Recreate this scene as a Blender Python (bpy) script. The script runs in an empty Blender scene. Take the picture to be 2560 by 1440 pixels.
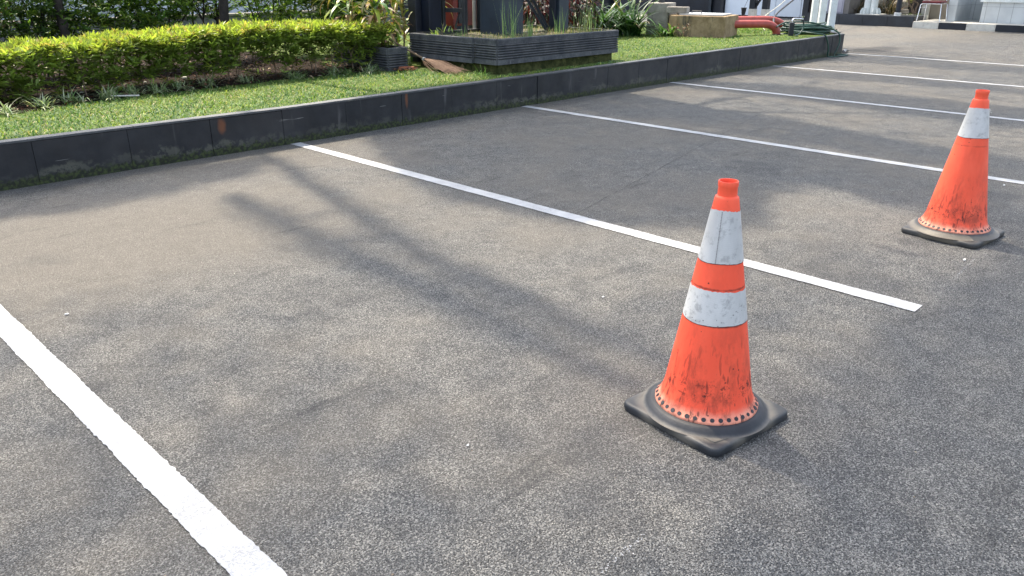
import bpy, math, random
import numpy as np
from mathutils import Vector, Matrix

# ------------------------------------------------------------------ camera, world, sun
scn = bpy.context.scene
COL = scn.collection
rng = np.random.default_rng(11)
random.seed(5)

cam_d = bpy.data.cameras.new('camera')
cam_d.sensor_width = 36.0
cam_d.lens = 27.848
cam_d.clip_start = 0.05
cam_d.clip_end = 600.0
cam = bpy.data.objects.new('camera', cam_d)
COL.objects.link(cam)
R_ = Vector((0.69713971, -0.71693423, 0.00124029))
U_ = Vector((0.2645266, 0.25883019, 0.92899549))
F_ = Vector((0.66634968, 0.64731156, -0.37008897))
cam.matrix_world = Matrix(((R_.x, U_.x, -F_.x, 0), (R_.y, U_.y, -F_.y, 0), (R_.z, U_.z, -F_.z, 1.3391), (0, 0, 0, 1)))
scn.camera = cam

SUN = Vector((0.12, 0.52, 0.85)).normalized()      # towards the sun
world = bpy.data.worlds.new('World')
scn.world = world
world.use_nodes = True
wt = world.node_tree
wt.nodes.clear()
sky = wt.nodes.new('ShaderNodeTexSky')
sky.sky_type = 'NISHITA'
sky.sun_disc = False
sky.sun_elevation = math.asin(SUN.z)
sky.sun_rotation = math.atan2(SUN.x, SUN.y)
sky.air_density = 1.0
sky.dust_density = 3.0
sky.ozone_density = 1.0
bg = wt.nodes.new('ShaderNodeBackground')
bg.inputs['Strength'].default_value = 0.15
wo = wt.nodes.new('ShaderNodeOutputWorld')
hsv = wt.nodes.new('ShaderNodeHueSaturation')      # hazy city sky, paler than the clean-air model
hsv.inputs['Saturation'].default_value = 0.62
wt.links.new(sky.outputs[0], hsv.inputs['Color'])
wt.links.new(hsv.outputs[0], bg.inputs[0])
wt.links.new(bg.outputs[0], wo.inputs[0])

sun_d = bpy.data.lights.new('sun', 'SUN')
sun_d.energy = 2.6
sun_d.angle = math.radians(0.8)
sun_d.color = (1.0, 0.88, 0.71)
sun = bpy.data.objects.new('sun', sun_d)
sun.location = (4, 12, 20)
sun.rotation_euler = SUN.to_track_quat('Z', 'Y').to_euler()
COL.objects.link(sun)

scn.view_settings.view_transform = 'Standard'
scn.view_settings.look = 'None'
scn.view_settings.exposure = 1.85
scn.view_settings.gamma = 1.0
scn.view_settings.use_curve_mapping = False
scn.cycles.max_bounces = 6
scn.cycles.transmission_bounces = 4
scn.cycles.transparent_max_bounces = 8
scn.cycles.caustics_reflective = False
scn.cycles.caustics_refractive = False

# ------------------------------------------------------------------ helpers: objects
def tag(o, label=None, cat=None, group=None, kind=None):
    if label: o['label'] = label
    if cat: o['category'] = cat
    if group: o['group'] = group
    if kind: o['kind'] = kind
    return o

def thing(name, label, cat, loc, group=None):
    o = bpy.data.objects.new(name, None)
    o.empty_display_size = 0.1
    o.location = loc
    COL.objects.link(o)
    return tag(o, label, cat, group)

def root_loc(parent):
    while parent.parent is not None:
        parent = parent.parent
    return Vector(parent.location)

def link_mesh(name, me, mat, parent=None, origin=None):
    me.materials.append(mat)
    o = bpy.data.objects.new(name, me)
    COL.objects.link(o)
    if parent is not None:
        o.parent = parent
    elif origin is not None:
        o.location = origin
    return o

def off_of(parent, origin):
    if parent is not None:
        return root_loc(parent)
    return Vector(origin) if origin is not None else Vector((0, 0, 0))

class MB:
    """collects polygons; build() links them as ONE mesh object"""
    def __init__(s):
        s.v = []; s.f = []
    def add(s, vs, fs):
        b = len(s.v)
        s.v += [tuple(map(float, v)) for v in vs]
        s.f += [tuple(b + i for i in f) for f in fs]
        return s
    def box(s, c, size, rz=0.0, taper=1.0, ry=0.0):
        hx, hy, hz = size[0] / 2, size[1] / 2, size[2] / 2
        M = Matrix.Translation(c) @ Matrix.Rotation(rz, 4, 'Z') @ Matrix.Rotation(ry, 4, 'Y')
        vs = []
        for z in (-1, 1):
            t = taper if z > 0 else 1.0
            for x, y in ((-1, -1), (1, -1), (1, 1), (-1, 1)):
                vs.append(M @ Vector((x * hx * t, y * hy * t, z * hz)))
        return s.add(vs, [(3, 2, 1, 0), (4, 5, 6, 7), (0, 1, 5, 4), (1, 2, 6, 5), (2, 3, 7, 6), (3, 0, 4, 7)])
    def span(s, x0, x1, y0, y1, z0, z1):
        return s.box(((x0 + x1) / 2, (y0 + y1) / 2, (z0 + z1) / 2), (x1 - x0, y1 - y0, z1 - z0))
    def prism(s, poly, z0, z1):
        n = len(poly)
        vs = [(x, y, z0) for x, y in poly] + [(x, y, z1) for x, y in poly]
        fs = [tuple(range(n - 1, -1, -1)), tuple(range(n, 2 * n))]
        fs += [(i, (i + 1) % n, n + (i + 1) % n, n + i) for i in range(n)]
        return s.add(vs, fs)
    def sheet(s, poly, z):
        return s.add([(x, y, z) for x, y in poly], [tuple(range(len(poly)))])
    def tube(s, pts, r, seg=8, cap=True):
        pts = [Vector(p) for p in pts]
        n = len(pts)
        rs = r if hasattr(r, '__len__') else [r] * n
        vs = []; fs = []
        prev = None
        for i, p in enumerate(pts):
            t = (pts[min(i + 1, n - 1)] - pts[max(i - 1, 0)]).normalized()
            if prev is None:
                a = Vector((0, 0, 1)) if abs(t.z) < 0.9 else Vector((1, 0, 0))
                u = t.cross(a).normalized()
            else:
                u = (prev - t * prev.dot(t)).normalized()
            prev = u
            w = t.cross(u)
            for k in range(seg):
                an = 2 * math.pi * k / seg
                vs.append(p + (u * math.cos(an) + w * math.sin(an)) * rs[i])
        for i in range(n - 1):
            for k in range(seg):
                a = i * seg + k; b = i * seg + (k + 1) % seg
                fs.append((a, b, b + seg, a + seg))
        if cap:
            fs.append(tuple(range(seg - 1, -1, -1)))
            fs.append(tuple((n - 1) * seg + k for k in range(seg)))
        return s.add(vs, fs)
    def lathe(s, prof, c, seg=48, closed=False):
        vs = []; fs = []
        n = len(prof)
        for (r, z) in prof:
            for k in range(seg):
                a = 2 * math.pi * k / seg
                vs.append((c[0] + r * math.cos(a), c[1] + r * math.sin(a), c[2] + z))
        for i in range(n - 1):
            for k in range(seg):
                a = i * seg + k; b = i * seg + (k + 1) % seg
                fs.append((a, b, b + seg, a + seg))
        return s.add(vs, fs)
    def build(s, name, mat, parent=None, smooth=False, bevel=0.0, origin=None, segs=2, angle=30):
        o0 = off_of(parent, origin)
        me = bpy.data.meshes.new(name)
        me.from_pydata([(v[0] - o0.x, v[1] - o0.y, v[2] - o0.z) for v in s.v], [], s.f)
        me.update()
        o = link_mesh(name, me, mat, parent, origin)
        if smooth:
            me.shade_smooth()
            me.set_sharp_from_angle(angle=math.radians(50))
        if bevel > 0:
            m = o.modifiers.new('bevel', 'BEVEL')
            m.width = bevel; m.segments = segs; m.limit_method = 'ANGLE'
            m.angle_limit = math.radians(angle)
        return o

def np_mesh(name, verts, faces, cols, mat, parent=None, origin=None, smooth=False):
    """verts (N,3), faces (M,k) same-size polygons, cols (N,3) per-vertex tint"""
    o0 = off_of(parent, origin)
    verts = np.asarray(verts, dtype=np.float32) - np.array([o0.x, o0.y, o0.z], dtype=np.float32)
    faces = np.asarray(faces, dtype=np.int32)
    me = bpy.data.meshes.new(name)
    k = faces.shape[1]
    me.vertices.add(len(verts)); me.vertices.foreach_set('co', verts.ravel())
    me.loops.add(faces.size); me.loops.foreach_set('vertex_index', faces.ravel())
    me.polygons.add(len(faces))
    me.polygons.foreach_set('loop_start', np.arange(0, faces.size, k, dtype=np.int32))
    me.polygons.foreach_set('loop_total', np.full(len(faces), k, dtype=np.int32))
    me.update()
    if cols is not None:
        at = me.color_attributes.new('tint', 'FLOAT_COLOR', 'POINT')
        c4 = np.ones((len(verts), 4), dtype=np.float32); c4[:, :3] = cols
        at.data.foreach_set('color', c4.ravel())
    if smooth:
        me.shade_smooth()
    return link_mesh(name, me, mat, parent, origin)

def unit(a):
    return a / np.maximum(np.linalg.norm(a, axis=-1, keepdims=True), 1e-9)

def leaves(base, d, L, W, col, fold=0.25, droop=0.15):
    """broad pointed leaves: base, two shoulders, two waists, tip - creased along the midrib"""
    base = np.asarray(base, float); d = unit(np.asarray(d, float)); n = len(base)
    L = np.broadcast_to(L, n)[:, None]; W = np.broadcast_to(W, n)[:, None]
    rnd = unit(rng.normal(size=(n, 3)) * 0.35 + np.array([0, 0, 1.0]))
    side = unit(np.cross(d, rnd)); up = np.cross(side, d)
    dn = np.array([0, 0, -1.0])
    b = base
    m = base + d * L * 0.45 + dn * L * droop * 0.25
    t = base + d * L + dn * L * droop
    l1 = m + side * W * 0.5 + up * W * fold
    r1 = m - side * W * 0.5 + up * W * fold
    V = np.stack([b, l1, t, r1, m], 1).reshape(-1, 3)
    i = np.arange(n)[:, None] * 5
    Fc = np.concatenate([i + np.array([[0, 4, 1]]), i + np.array([[4, 2, 1]]), i + np.array([[0, 3, 4]]), i + np.array([[4, 3, 2]])], 0)
    C = np.repeat(np.asarray(col, float).reshape(n, 1, 3), 5, 1)
    C[:, 2] *= 1.12
    return V, Fc, C.reshape(-1, 3)

def ribbons(base, az, el, L, W, bend, col, K=5, tipcol=None, flat=0.0, taper=0.9):
    """strap leaves or blades: start at base, leave at elevation el, bend over by `bend` radians"""
    base = np.asarray(base, float); n = len(base)
    az, el, L, W, bend = [np.broadcast_to(np.asarray(q, float), n) for q in (az, el, L, W, bend)]
    h = np.stack([np.cos(az), np.sin(az), np.zeros(n)], 1)
    side = np.stack([-np.sin(az), np.cos(az), np.zeros(n)], 1)
    P = base.copy(); rows = []
    for k in range(K + 1):
        t = k / K
        w = W * (0.55 + 1.6 * t * (1 - t)) * (1 - taper * t ** 3)
        rows.append(P - side * w[:, None] * 0.5)
        rows.append(P + side * w[:, None] * 0.5)
        e = el - bend * t
        P = P + (h * np.cos(e)[:, None] + np.array([0, 0, 1.0]) * np.sin(e)[:, None]) * (L / K)[:, None]
    V = np.stack(rows, 1).reshape(-1, 3)
    m = 2 * (K + 1)
    i = np.arange(n)[:, None] * m
    Fc = np.concatenate([i + np.array([[2 * k, 2 * k + 1, 2 * k + 3, 2 * k + 2]]) for k in range(K)], 0)
    C = np.repeat(np.asarray(col, float).reshape(n, 1, 3), m, 1)
    if tipcol is not None:
        tt = np.repeat(np.linspace(0, 1, K + 1), 2)[None, :, None] ** 3
        C = C * (1 - tt) + np.asarray(tipcol, float).reshape(-1, 1, 3) * tt
    return V, Fc, C.reshape(-1, 3)

def cat_parts(parts):
    V = []; Fc = []; C = []; b = 0
    for v, f, c in parts:
        V.append(v); Fc.append(f + b); C.append(c); b += len(v)
    return np.concatenate(V), np.concatenate(Fc), np.concatenate(C)

def pick(cols, n, jit=0.18, p=None):
    cols = np.asarray(cols, float)
    idx = rng.choice(len(cols), n, p=p)
    return np.clip(cols[idx] * (1 + rng.normal(size=(n, 1)) * jit) * (1 + rng.normal(size=(n, 3)) * 0.05), 0.002, 1)

# ------------------------------------------------------------------ helpers: materials
class NT:
    def __init__(s, name):
        s.m = bpy.data.materials.new(name)
        s.m.use_nodes = True
        s.t = s.m.node_tree
        s.b = s.t.nodes['Principled BSDF']
        s.out = s.t.nodes['Material Output']
        s.co = s.n('ShaderNodeTexCoord').outputs['Object']
    def n(s, t, **kw):
        nd = s.t.nodes.new(t)
        for k, v in kw.items():
            setattr(nd, k, v)
        return nd
    def put(s, sock, v):
        if isinstance(v, bpy.types.NodeSocket):
            s.t.links.new(v, sock)
        elif isinstance(v, (tuple, list)) and len(v) == 3 and sock.type == 'RGBA':
            sock.default_value = (*v, 1)
        else:
            sock.default_value = v
    def map(s, scale=(1, 1, 1), loc=(0, 0, 0), rot=(0, 0, 0), src=None):
        nd = s.n('ShaderNodeMapping')
        s.put(nd.inputs[0], src or s.co)
        nd.inputs['Scale'].default_value = scale; nd.inputs['Location'].default_value = loc
        nd.inputs['Rotation'].default_value = rot
        return nd.outputs[0]
    def noise(s, scale, detail=3.0, rough=0.55, vec=None, dist=0.0):
        nd = s.n('ShaderNodeTexNoise')
        s.put(nd.inputs['Vector'], vec or s.co)
        nd.inputs['Scale'].default_value = scale; nd.inputs['Detail'].default_value = detail
        nd.inputs['Roughness'].default_value = rough; nd.inputs['Distortion'].default_value = dist
        return nd.outputs['Fac']
    def voro(s, scale, feature='F1', vec=None, out='Distance'):
        nd = s.n('ShaderNodeTexVoronoi', feature=feature)
        s.put(nd.inputs['Vector'], vec or s.co)
        nd.inputs['Scale'].default_value = scale
        return nd.outputs[out]
    def ramp(s, f, a, b, lo=0.0, hi=1.0):
        nd = s.n('ShaderNodeMapRange')
        s.put(nd.inputs[0], f)
        nd.inputs[1].default_value = a; nd.inputs[2].default_value = b
        nd.inputs[3].default_value = lo; nd.inputs[4].default_value = hi
        nd.interpolation_type = 'SMOOTHSTEP'
        return nd.outputs[0]
    def math(s, op, a, b=0.0):
        nd = s.n('ShaderNodeMath', operation=op)
        s.put(nd.inputs[0], a); s.put(nd.inputs[1], b)
        return nd.outputs[0]
    def mix(s, f, a, b, mode='MIX'):
        nd = s.n('ShaderNodeMix', data_type='RGBA', blend_type=mode)
        s.put(nd.inputs[0], f); s.put(nd.inputs[6], a); s.put(nd.inputs[7], b)
        return nd.outputs[2]
    def xyz(s, src=None):
        nd = s.n('ShaderNodeSeparateXYZ')
        s.put(nd.inputs[0], src or s.co)
        return nd.outputs
    def bump(s, h, strength=0.3, dist=0.01, nrm=None):
        nd = s.n('ShaderNodeBump')
        s.put(nd.inputs['Height'], h)
        nd.inputs['Strength'].default_value = strength; nd.inputs['Distance'].default_value = dist
        if nrm is not None: s.put(nd.inputs['Normal'], nrm)
        return nd.outputs[0]
    def fin(s, col, rough=0.7, nrm=None, metal=0.0, spec=0.5):
        s.put(s.b.inputs['Base Color'], col)
        s.put(s.b.inputs['Roughness'], rough)
        s.b.inputs['Metallic'].default_value = metal
        s.b.inputs['Specular IOR Level'].default_value = spec
        if nrm is not None: s.put(s.b.inputs['Normal'], nrm)
        return s.m

def plain(name, col, rough=0.7, var=0.25, scale=6.0, bump=0.0, metal=0.0, dirt=None, spec=0.4, bscale=60):
    m = NT(name)
    f = m.noise(scale, 5, 0.6)
    c = m.mix(m.ramp(f, 0.3, 0.72), tuple(x * (1 - var) for x in col), tuple(min(1, x * (1 + var)) for x in col))
    if dirt is not None:
        c = m.mix(m.ramp(m.noise(scale * 2.3, 6, 0.7), 0.52, 0.72, 0, 0.8), c, dirt)
    nr = m.bump(m.noise(bscale, 4, 0.6), bump, 0.01) if bump else None
    return m.fin(c, rough, nr, metal, spec)

def leaf_mat(name, gloss=0.45, trans=0.35, gain=1.0):
    m = NT(name)
    at = m.n('ShaderNodeAttribute', attribute_name='tint').outputs['Color']
    c = m.mix(1.0, at, (gain, gain, gain), 'MULTIPLY')
    m.put(m.b.inputs['Base Color'], c)
    m.b.inputs['Roughness'].default_value = gloss
    m.b.inputs['Specular IOR Level'].default_value = 0.35
    tr = m.n('ShaderNodeBsdfTranslucent')
    m.put(tr.inputs[0], m.mix(1.0, c, (1.0, 1.05, 0.6), 'MULTIPLY'))
    mx = m.n('ShaderNodeMixShader')
    mx.inputs[0].default_value = trans
    m.t.links.new(m.b.outputs[0], mx.inputs[1]); m.t.links.new(tr.outputs[0], mx.inputs[2])
    m.t.links.new(mx.outputs[0], m.out.inputs['Surface'])
    return m.m

M = {}
# asphalt: dark bitumen with pale stone chips, dust in large soft drifts
def asphalt_mat():
    m = NT('asphalt')
    chip = m.voro(250, 'F1', out='Color')
    chipv = m.xyz(chip)[0]
    chip2 = m.xyz(m.voro(430, 'F1', out='Color'))[1]
    fine = m.noise(420, 3, 0.7)
    n0 = m.noise(60, 4, 0.65)
    v = m.math('ADD', m.math('MULTIPLY', m.math('POWER', chipv, 2.2), 0.55), m.math('MULTIPLY', chip2, 0.25))
    v = m.math('ADD', v, m.math('MULTIPLY', fine, 0.35))
    v = m.math('ADD', v, m.math('MULTIPLY', n0, 0.25))
    v = m.math('ADD', v, m.math('MULTIPLY', m.math('SUBTRACT', m.noise(9, 5, 0.7), 0.5), 0.55))
    base = m.mix(m.ramp(v, 0.35, 1.05), (0.094, 0.096, 0.097), (0.395, 0.387, 0.357))
    pit = m.ramp(m.noise(200, 3, 0.7, vec=m.map((1, 1, 1), (3, 9, 0))), 0.40, 0.47, 0.9, 0.0)
    base = m.mix(pit, base, (0.014, 0.014, 0.015))
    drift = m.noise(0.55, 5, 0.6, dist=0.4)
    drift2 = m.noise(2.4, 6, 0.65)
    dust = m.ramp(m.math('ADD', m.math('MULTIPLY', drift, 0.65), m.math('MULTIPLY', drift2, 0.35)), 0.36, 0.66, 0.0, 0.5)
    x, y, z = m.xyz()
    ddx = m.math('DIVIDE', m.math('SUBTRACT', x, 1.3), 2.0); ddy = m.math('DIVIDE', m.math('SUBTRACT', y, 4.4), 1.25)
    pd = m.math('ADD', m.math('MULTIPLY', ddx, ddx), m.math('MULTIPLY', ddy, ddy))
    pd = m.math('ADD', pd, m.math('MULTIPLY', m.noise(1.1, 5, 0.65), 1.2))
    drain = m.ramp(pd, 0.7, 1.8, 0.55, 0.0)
    dust = m.math('MAXIMUM', m.math('MULTIPLY', m.math('MULTIPLY', dust, 0.9), m.ramp(y, 0.2, 2.0, 0.15, 1.0)), drain)  # dust thinned at low y: cool tone of shade put into the colour
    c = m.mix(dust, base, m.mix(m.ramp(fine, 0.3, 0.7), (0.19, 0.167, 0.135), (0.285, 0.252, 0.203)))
    damp = m.ramp(m.noise(1.3, 4, 0.6, vec=m.map((1, 1, 1), (7.3, 2.1, 0))), 0.56, 0.7, 0, 0.25)
    c = m.mix(damp, c, (0.06, 0.062, 0.068))
    sx_ = m.math('DIVIDE', m.math('SUBTRACT', x, 15.9), 1.1); sy_ = m.math('DIVIDE', m.math('SUBTRACT', y, 5.9), 0.45)
    sq_ = m.math('ADD', m.math('ADD', m.math('MULTIPLY', sx_, sx_), m.math('MULTIPLY', sy_, sy_)), m.noise(3, 4))
    c = m.mix(m.ramp(sq_, 0.6, 1.5, 0.55, 0), c, (0.045, 0.047, 0.052))      # damp patch by the hose
    tr = m.ramp(m.noise(5.0, 5, 0.7, vec=m.map((0.25, 1, 1), (2, 0, 0))), 0.60, 0.70, 0, 0.35)
    c = m.mix(tr, c, (0.05, 0.05, 0.052))
    # occasional white and black chips
    r = m.xyz(m.voro(38, 'F1', out='Color'))[2]
    dd = m.voro(38)
    spot = m.math('MULTIPLY', m.math('GREATER_THAN', r, 0.93), m.math('LESS_THAN', dd, 0.14))
    c = m.mix(m.math('MULTIPLY', spot, 0.5), c, (0.36, 0.34, 0.31))
    h = m.math('ADD', m.math('MULTIPLY', m.voro(250), -1.0), m.math('MULTIPLY', m.noise(110, 4, 0.75), 1.4))
    h = m.math('SUBTRACT', h, m.math('MULTIPLY', pit, 0.6))
    nr = m.bump(h, 0.9, 0.009)
    return m.fin(c, m.ramp(v, 0.2, 1.1, 0.75, 0.95), nr, spec=0.15)
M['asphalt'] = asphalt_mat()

def paint_mat():
    m = NT('road_paint')
    worn = m.ramp(m.noise(150, 4, 0.85), 0.49, 0.56)
    patch = m.ramp(m.noise(4.0, 4, 0.6), 0.40, 0.64, 0.04, 0.6)
    c = m.mix(m.ramp(m.noise(9, 4, 0.6), 0.3, 0.7), (0.34, 0.345, 0.35), (0.42, 0.425, 0.425))
    c = m.mix(m.math('MULTIPLY', worn, m.math('MULTIPLY', patch, 0.75)), c, (0.085, 0.085, 0.085))
    h = m.math('ADD', m.math('MULTIPLY', m.voro(150), -0.5), m.noise(75, 4, 0.7))
    return m.fin(c, 0.75, m.bump(h, 0.4, 0.004), spec=0.3)
M['paint'] = paint_mat()

def slate_mat():
    m = NT('dark_slate')
    x, y, z = m.xyz()
    c = m.mix(m.ramp(m.noise(5, 6, 0.65), 0.3, 0.7), (0.006, 0.008, 0.011), (0.016, 0.018, 0.022))
    c = m.mix(m.ramp(m.noise(1.6, 3, 0.5, vec=m.map((1, 1, 1), (3, 1, 0))), 0.48, 0.66, 0, 0.5), c, (0.030, 0.032, 0.036))
    # vertical lime runs
    run = m.ramp(m.noise(9, 3, 0.6, vec=m.map((1, 1, 0.12))), 0.62, 0.74, 0, 0.45)
    c = m.mix(run, c, (0.11, 0.11, 0.11))
    # scratches
    sc = m.ramp(m.noise(26, 2, 0.4, vec=m.map((0.12, 1, 1.6), rot=(0, 0.25, 0)), dist=0.8), 0.735, 0.755, 0, 0.7)
    c = m.mix(sc, c, (0.19, 0.19, 0.185))
    # lime wash then moss along the foot
    edge = m.math('ADD', z, m.math('MULTIPLY', m.noise(3.5, 5, 0.7), -0.26))
    lime = m.ramp(edge, -0.055, -0.015, 0.85, 0.0)
    limen = m.math('MULTIPLY', m.math('MULTIPLY', lime, m.ramp(m.noise(14, 4, 0.7), 0.40, 0.55)), m.ramp(m.noise(1.1, 2, 0.5), 0.40, 0.60, 0.15, 0.9))
    c = m.mix(limen, c, (0.080, 0.083, 0.066))
    edge2 = m.math('ADD', z, m.math('MULTIPLY', m.noise(17, 5, 0.75), -0.17))
    moss = m.ramp(edge2, -0.043, -0.016, 1.0, 0.0)
    c = m.mix(moss, c, m.mix(m.ramp(m.noise(40, 3), 0.4, 0.65), (0.006, 0.010, 0.005), (0.035, 0.050, 0.012)))
    # two rust stains
    for (cx, cz, sx, sz) in ((-2.13, 0.225, 0.045, 0.085), (-0.30, 0.24, 0.022, 0.11)):
        dx = m.math('DIVIDE', m.math('SUBTRACT', x, cx), sx)
        dz = m.math('DIVIDE', m.math('SUBTRACT', z, cz), sz)
        dd = m.math('ADD', m.math('MULTIPLY', dx, dx), m.math('MULTIPLY', dz, dz))
        dd = m.math('ADD', dd, m.math('MULTIPLY', m.noise(22, 3), 0.7))
        c = m.mix(m.ramp(dd, 0.3, 1.25, 0.75, 0), c, (0.16, 0.055, 0.02))
    nr = m.bump(m.noise(45, 4, 0.6), 0.25, 0.004)
    return m.fin(c, m.ramp(m.noise(6, 3), 0.3, 0.7, 0.45, 0.65), nr, spec=0.4)
M['slate'] = slate_mat()
def slate_top():
    m = NT('slate_coping')
    c = m.mix(m.ramp(m.noise(7, 5, 0.65), 0.3, 0.7), (0.036, 0.041, 0.047), (0.068, 0.072, 0.076))
    c = m.mix(m.ramp(m.noise(3, 5, 0.7), 0.55, 0.7, 0, 0.6), c, (0.17, 0.16, 0.13))
    return m.fin(c, 0.6, m.bump(m.noise(60, 4), 0.3, 0.004))
M['slate_top'] = slate_top()
M['far_slate'] = plain('far_slate', (0.024, 0.028, 0.036), 0.5, 0.35, 2.0, 0.15)

def lawn_mat():
    m = NT('turf')
    c = m.mix(m.ramp(m.noise(12, 5, 0.7), 0.35, 0.65), (0.05, 0.085, 0.02), (0.12, 0.16, 0.04))
    return m.fin(c, 0.9, m.bump(m.noise(50, 4, 0.7), 0.8, 0.02), spec=0.1)
M['lawn'] = lawn_mat()
def soil_mat():
    m = NT('soil')
    c = m.mix(m.ramp(m.noise(14, 6, 0.7), 0.35, 0.65), (0.009, 0.006, 0.005), (0.026, 0.017, 0.012))
    return m.fin(c, 0.95, m.bump(m.noise(30, 5, 0.7), 0.9, 0.03), spec=0.1)
M['soil'] = soil_mat()
M['leaf'] = leaf_mat('hedge_leaf', 0.42, 0.48)
M['grass'] = leaf_mat('grass_blade', 0.6, 0.35)
M['strap'] = leaf_mat('strap_leaf', 0.38, 0.3)
M['crown'] = leaf_mat('crown_leaf', 0.5, 0.2)
M['dry'] = leaf_mat('dry_leaf', 0.8, 0.1)
M['bark'] = plain('bark', (0.075, 0.058, 0.045), 0.9, 0.4, 14, 0.7)
M['darkbark'] = plain('dark_bark', (0.03, 0.025, 0.022), 0.9, 0.4, 14, 0.7)
M['twig'] = plain('twig', (0.16, 0.115, 0.085), 0.85, 0.35, 30, 0.4)
M['wet_soil'] = plain('planter_soil', (0.10, 0.085, 0.055), 0.95, 0.5, 20, 0.8)

def cone_mat(name, warm, zs):
    m = NT(name)
    x, y, z = m.xyz()
    c = m.mix(m.ramp(m.noise(7, 4, 0.6, vec=m.map((1, 1, 0.35))), 0.3, 0.7), (0.83 * warm, 0.088, 0.040), (0.94 * warm, 0.120, 0.056))
    # pale chalky wear on the flare
    fl = m.ramp(m.math('ADD', z, m.math('MULTIPLY', m.noise(18, 4, 0.7), 0.035)), 0.080, 0.114, 0.9, 0.0)
    c = m.mix(fl, c, (0.70, 0.30, 0.20))
    # black rubber scuffs, denser low down
    low = m.ramp(z, 0.07, 0.40, 1.0, 0.0)
    sm = m.ramp(m.noise(13, 6, 0.75, vec=m.map((1, 1, 0.45))), 0.44, 0.66, 0.0, 0.62)
    c = m.mix(m.math('MULTIPLY', sm, m.math('ADD', m.math('MULTIPLY', low, 0.85), 0.16)), c, (0.10, 0.022, 0.014))
    for k, (sc, rot) in enumerate(((46, 0.9), (58, -0.7), (38, 0.2))):
        st = m.ramp(m.noise(sc, 3, 0.5, vec=m.map((1, 1, 0.13), (k * 3.1, k, 0), (rot, rot * 0.5, 0)), dist=0.1), 0.635, 0.68, 0, 0.7)
        c = m.mix(m.math('MULTIPLY', st, m.math('MULTIPLY', low, 0.95)), c, (0.035, 0.012, 0.01))
    band = m.math('MULTIPLY', m.ramp(z, 0.10, 0.14, 0, 1), m.ramp(z, 0.14, 0.20, 1, 0))
    blot = m.ramp(m.noise(38, 5, 0.85), 0.525, 0.59)
    c = m.mix(m.math('MULTIPLY', blot, m.math('MULTIPLY', band, 0.9)), c, (0.012, 0.007, 0.007))
    dots = m.math('LESS_THAN', m.voro(42), 0.11)
    dsel = m.math('GREATER_THAN', m.xyz(m.voro(42, out='Color'))[0], 0.72)
    c = m.mix(m.math('MULTIPLY', m.math('MULTIPLY', dots, dsel), 0.85), c, (0.02, 0.01, 0.01))
    # grime rings under the sleeves
    for zz in zs:
        g = m.math('ABSOLUTE', m.math('SUBTRACT', z, zz))
        g = m.math('ADD', g, m.math('MULTIPLY', m.noise(30, 4, 0.7), 0.014))
        c = m.mix(m.ramp(g, 0.006, 0.012, 0.75 if zz < 0.48 else 0.3, 0), c, (0.12, 0.02, 0.012))
    return m.fin(c, m.ramp(m.noise(12, 4), 0.3, 0.7, 0.48, 0.68), m.bump(m.noise(30, 4, 0.6), 0.12, 0.004), spec=0.35)
M['cone_a'] = cone_mat('worn_orange_plastic', 1.0, (0.463, 0.352))
M['cone_b'] = cone_mat('faded_red_orange_plastic', 0.93, (0.50,))

def sleeve_mat():
    m = NT('reflective_sleeve')
    x, y, z = m.xyz()
    c = m.mix(m.ramp(m.noise(9, 5, 0.65, vec=m.map((1, 1, 0.5))), 0.3, 0.7), (0.46, 0.465, 0.455), (0.57, 0.572, 0.555))
    weave = m.n('ShaderNodeTexWave', wave_type='BANDS', bands_direction='DIAGONAL')
    m.put(weave.inputs['Vector'], m.co); weave.inputs['Scale'].default_value = 90; weave.inputs['Distortion'].default_value = 2.5
    c = m.mix(m.ramp(weave.outputs['Fac'], 0.3, 0.7, 0, 0.12), c, (0.36, 0.38, 0.40))
    c = m.mix(m.ramp(m.noise(24, 5, 0.75), 0.52, 0.66, 0, 0.6), c, (0.24, 0.24, 0.24))
    c = m.mix(m.ramp(m.noise(5, 4, 0.6, vec=m.map((1, 1, 0.4), (1, 5, 0))), 0.45, 0.65, 0, 0.35), c, (0.26, 0.26, 0.26))
    low = m.ramp(z, 0.365, 0.44, 1.0, 0.10)
    sp = m.math('MULTIPLY', m.ramp(m.noise(60, 4, 0.75), 0.61, 0.64), low)
    c = m.mix(m.math('MULTIPLY', sp, 0.9), c, (0.02, 0.02, 0.022))
    return m.fin(c, 0.45, m.bump(m.noise(26, 4, 0.6), 0.15, 0.005), spec=0.5)
M['sleeve'] = sleeve_mat()
def rubber_mat(name, a, b, dust):
    m = NT(name)
    x, y, z = m.xyz()
    r = m.math('SQRT', m.math('ADD', m.math('MULTIPLY', x, x), m.math('MULTIPLY', y, y)))
    c = m.mix(m.ramp(m.noise(11, 5, 0.65), 0.3, 0.7), a, b)
    rr = m.math('ADD', r, m.math('MULTIPLY', m.noise(13, 4, 0.7), 0.02))
    ring = m.math('MULTIPLY', m.ramp(rr, 0.200, 0.214, 0, 1), m.ramp(rr, 0.214, 0.245, 1, 0))
    c = m.mix(m.ramp(rr, 0.195, 0.207, 0.45, 0), c, (0.012, 0.013, 0.016))
    c = m.mix(m.math('MULTIPLY', ring, 0.8), c, dust)
    topd = m.math('MULTIPLY', m.ramp(z, 0.024, 0.034, 0, 1), m.ramp(m.noise(6, 5, 0.7), 0.4, 0.7, 0.0, 0.4))
    topd = m.math('MULTIPLY', topd, m.ramp(r, 0.20, 0.21, 0, 1))
    c = m.mix(topd, c, dust)
    return m.fin(c, 0.55, m.bump(m.noise(70, 4, 0.6), 0.15, 0.003), spec=0.4)
M['rubber_a'] = rubber_mat('dark_rubber', (0.013, 0.016, 0.020), (0.029, 0.033, 0.039), (0.125, 0.115, 0.096))
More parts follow.
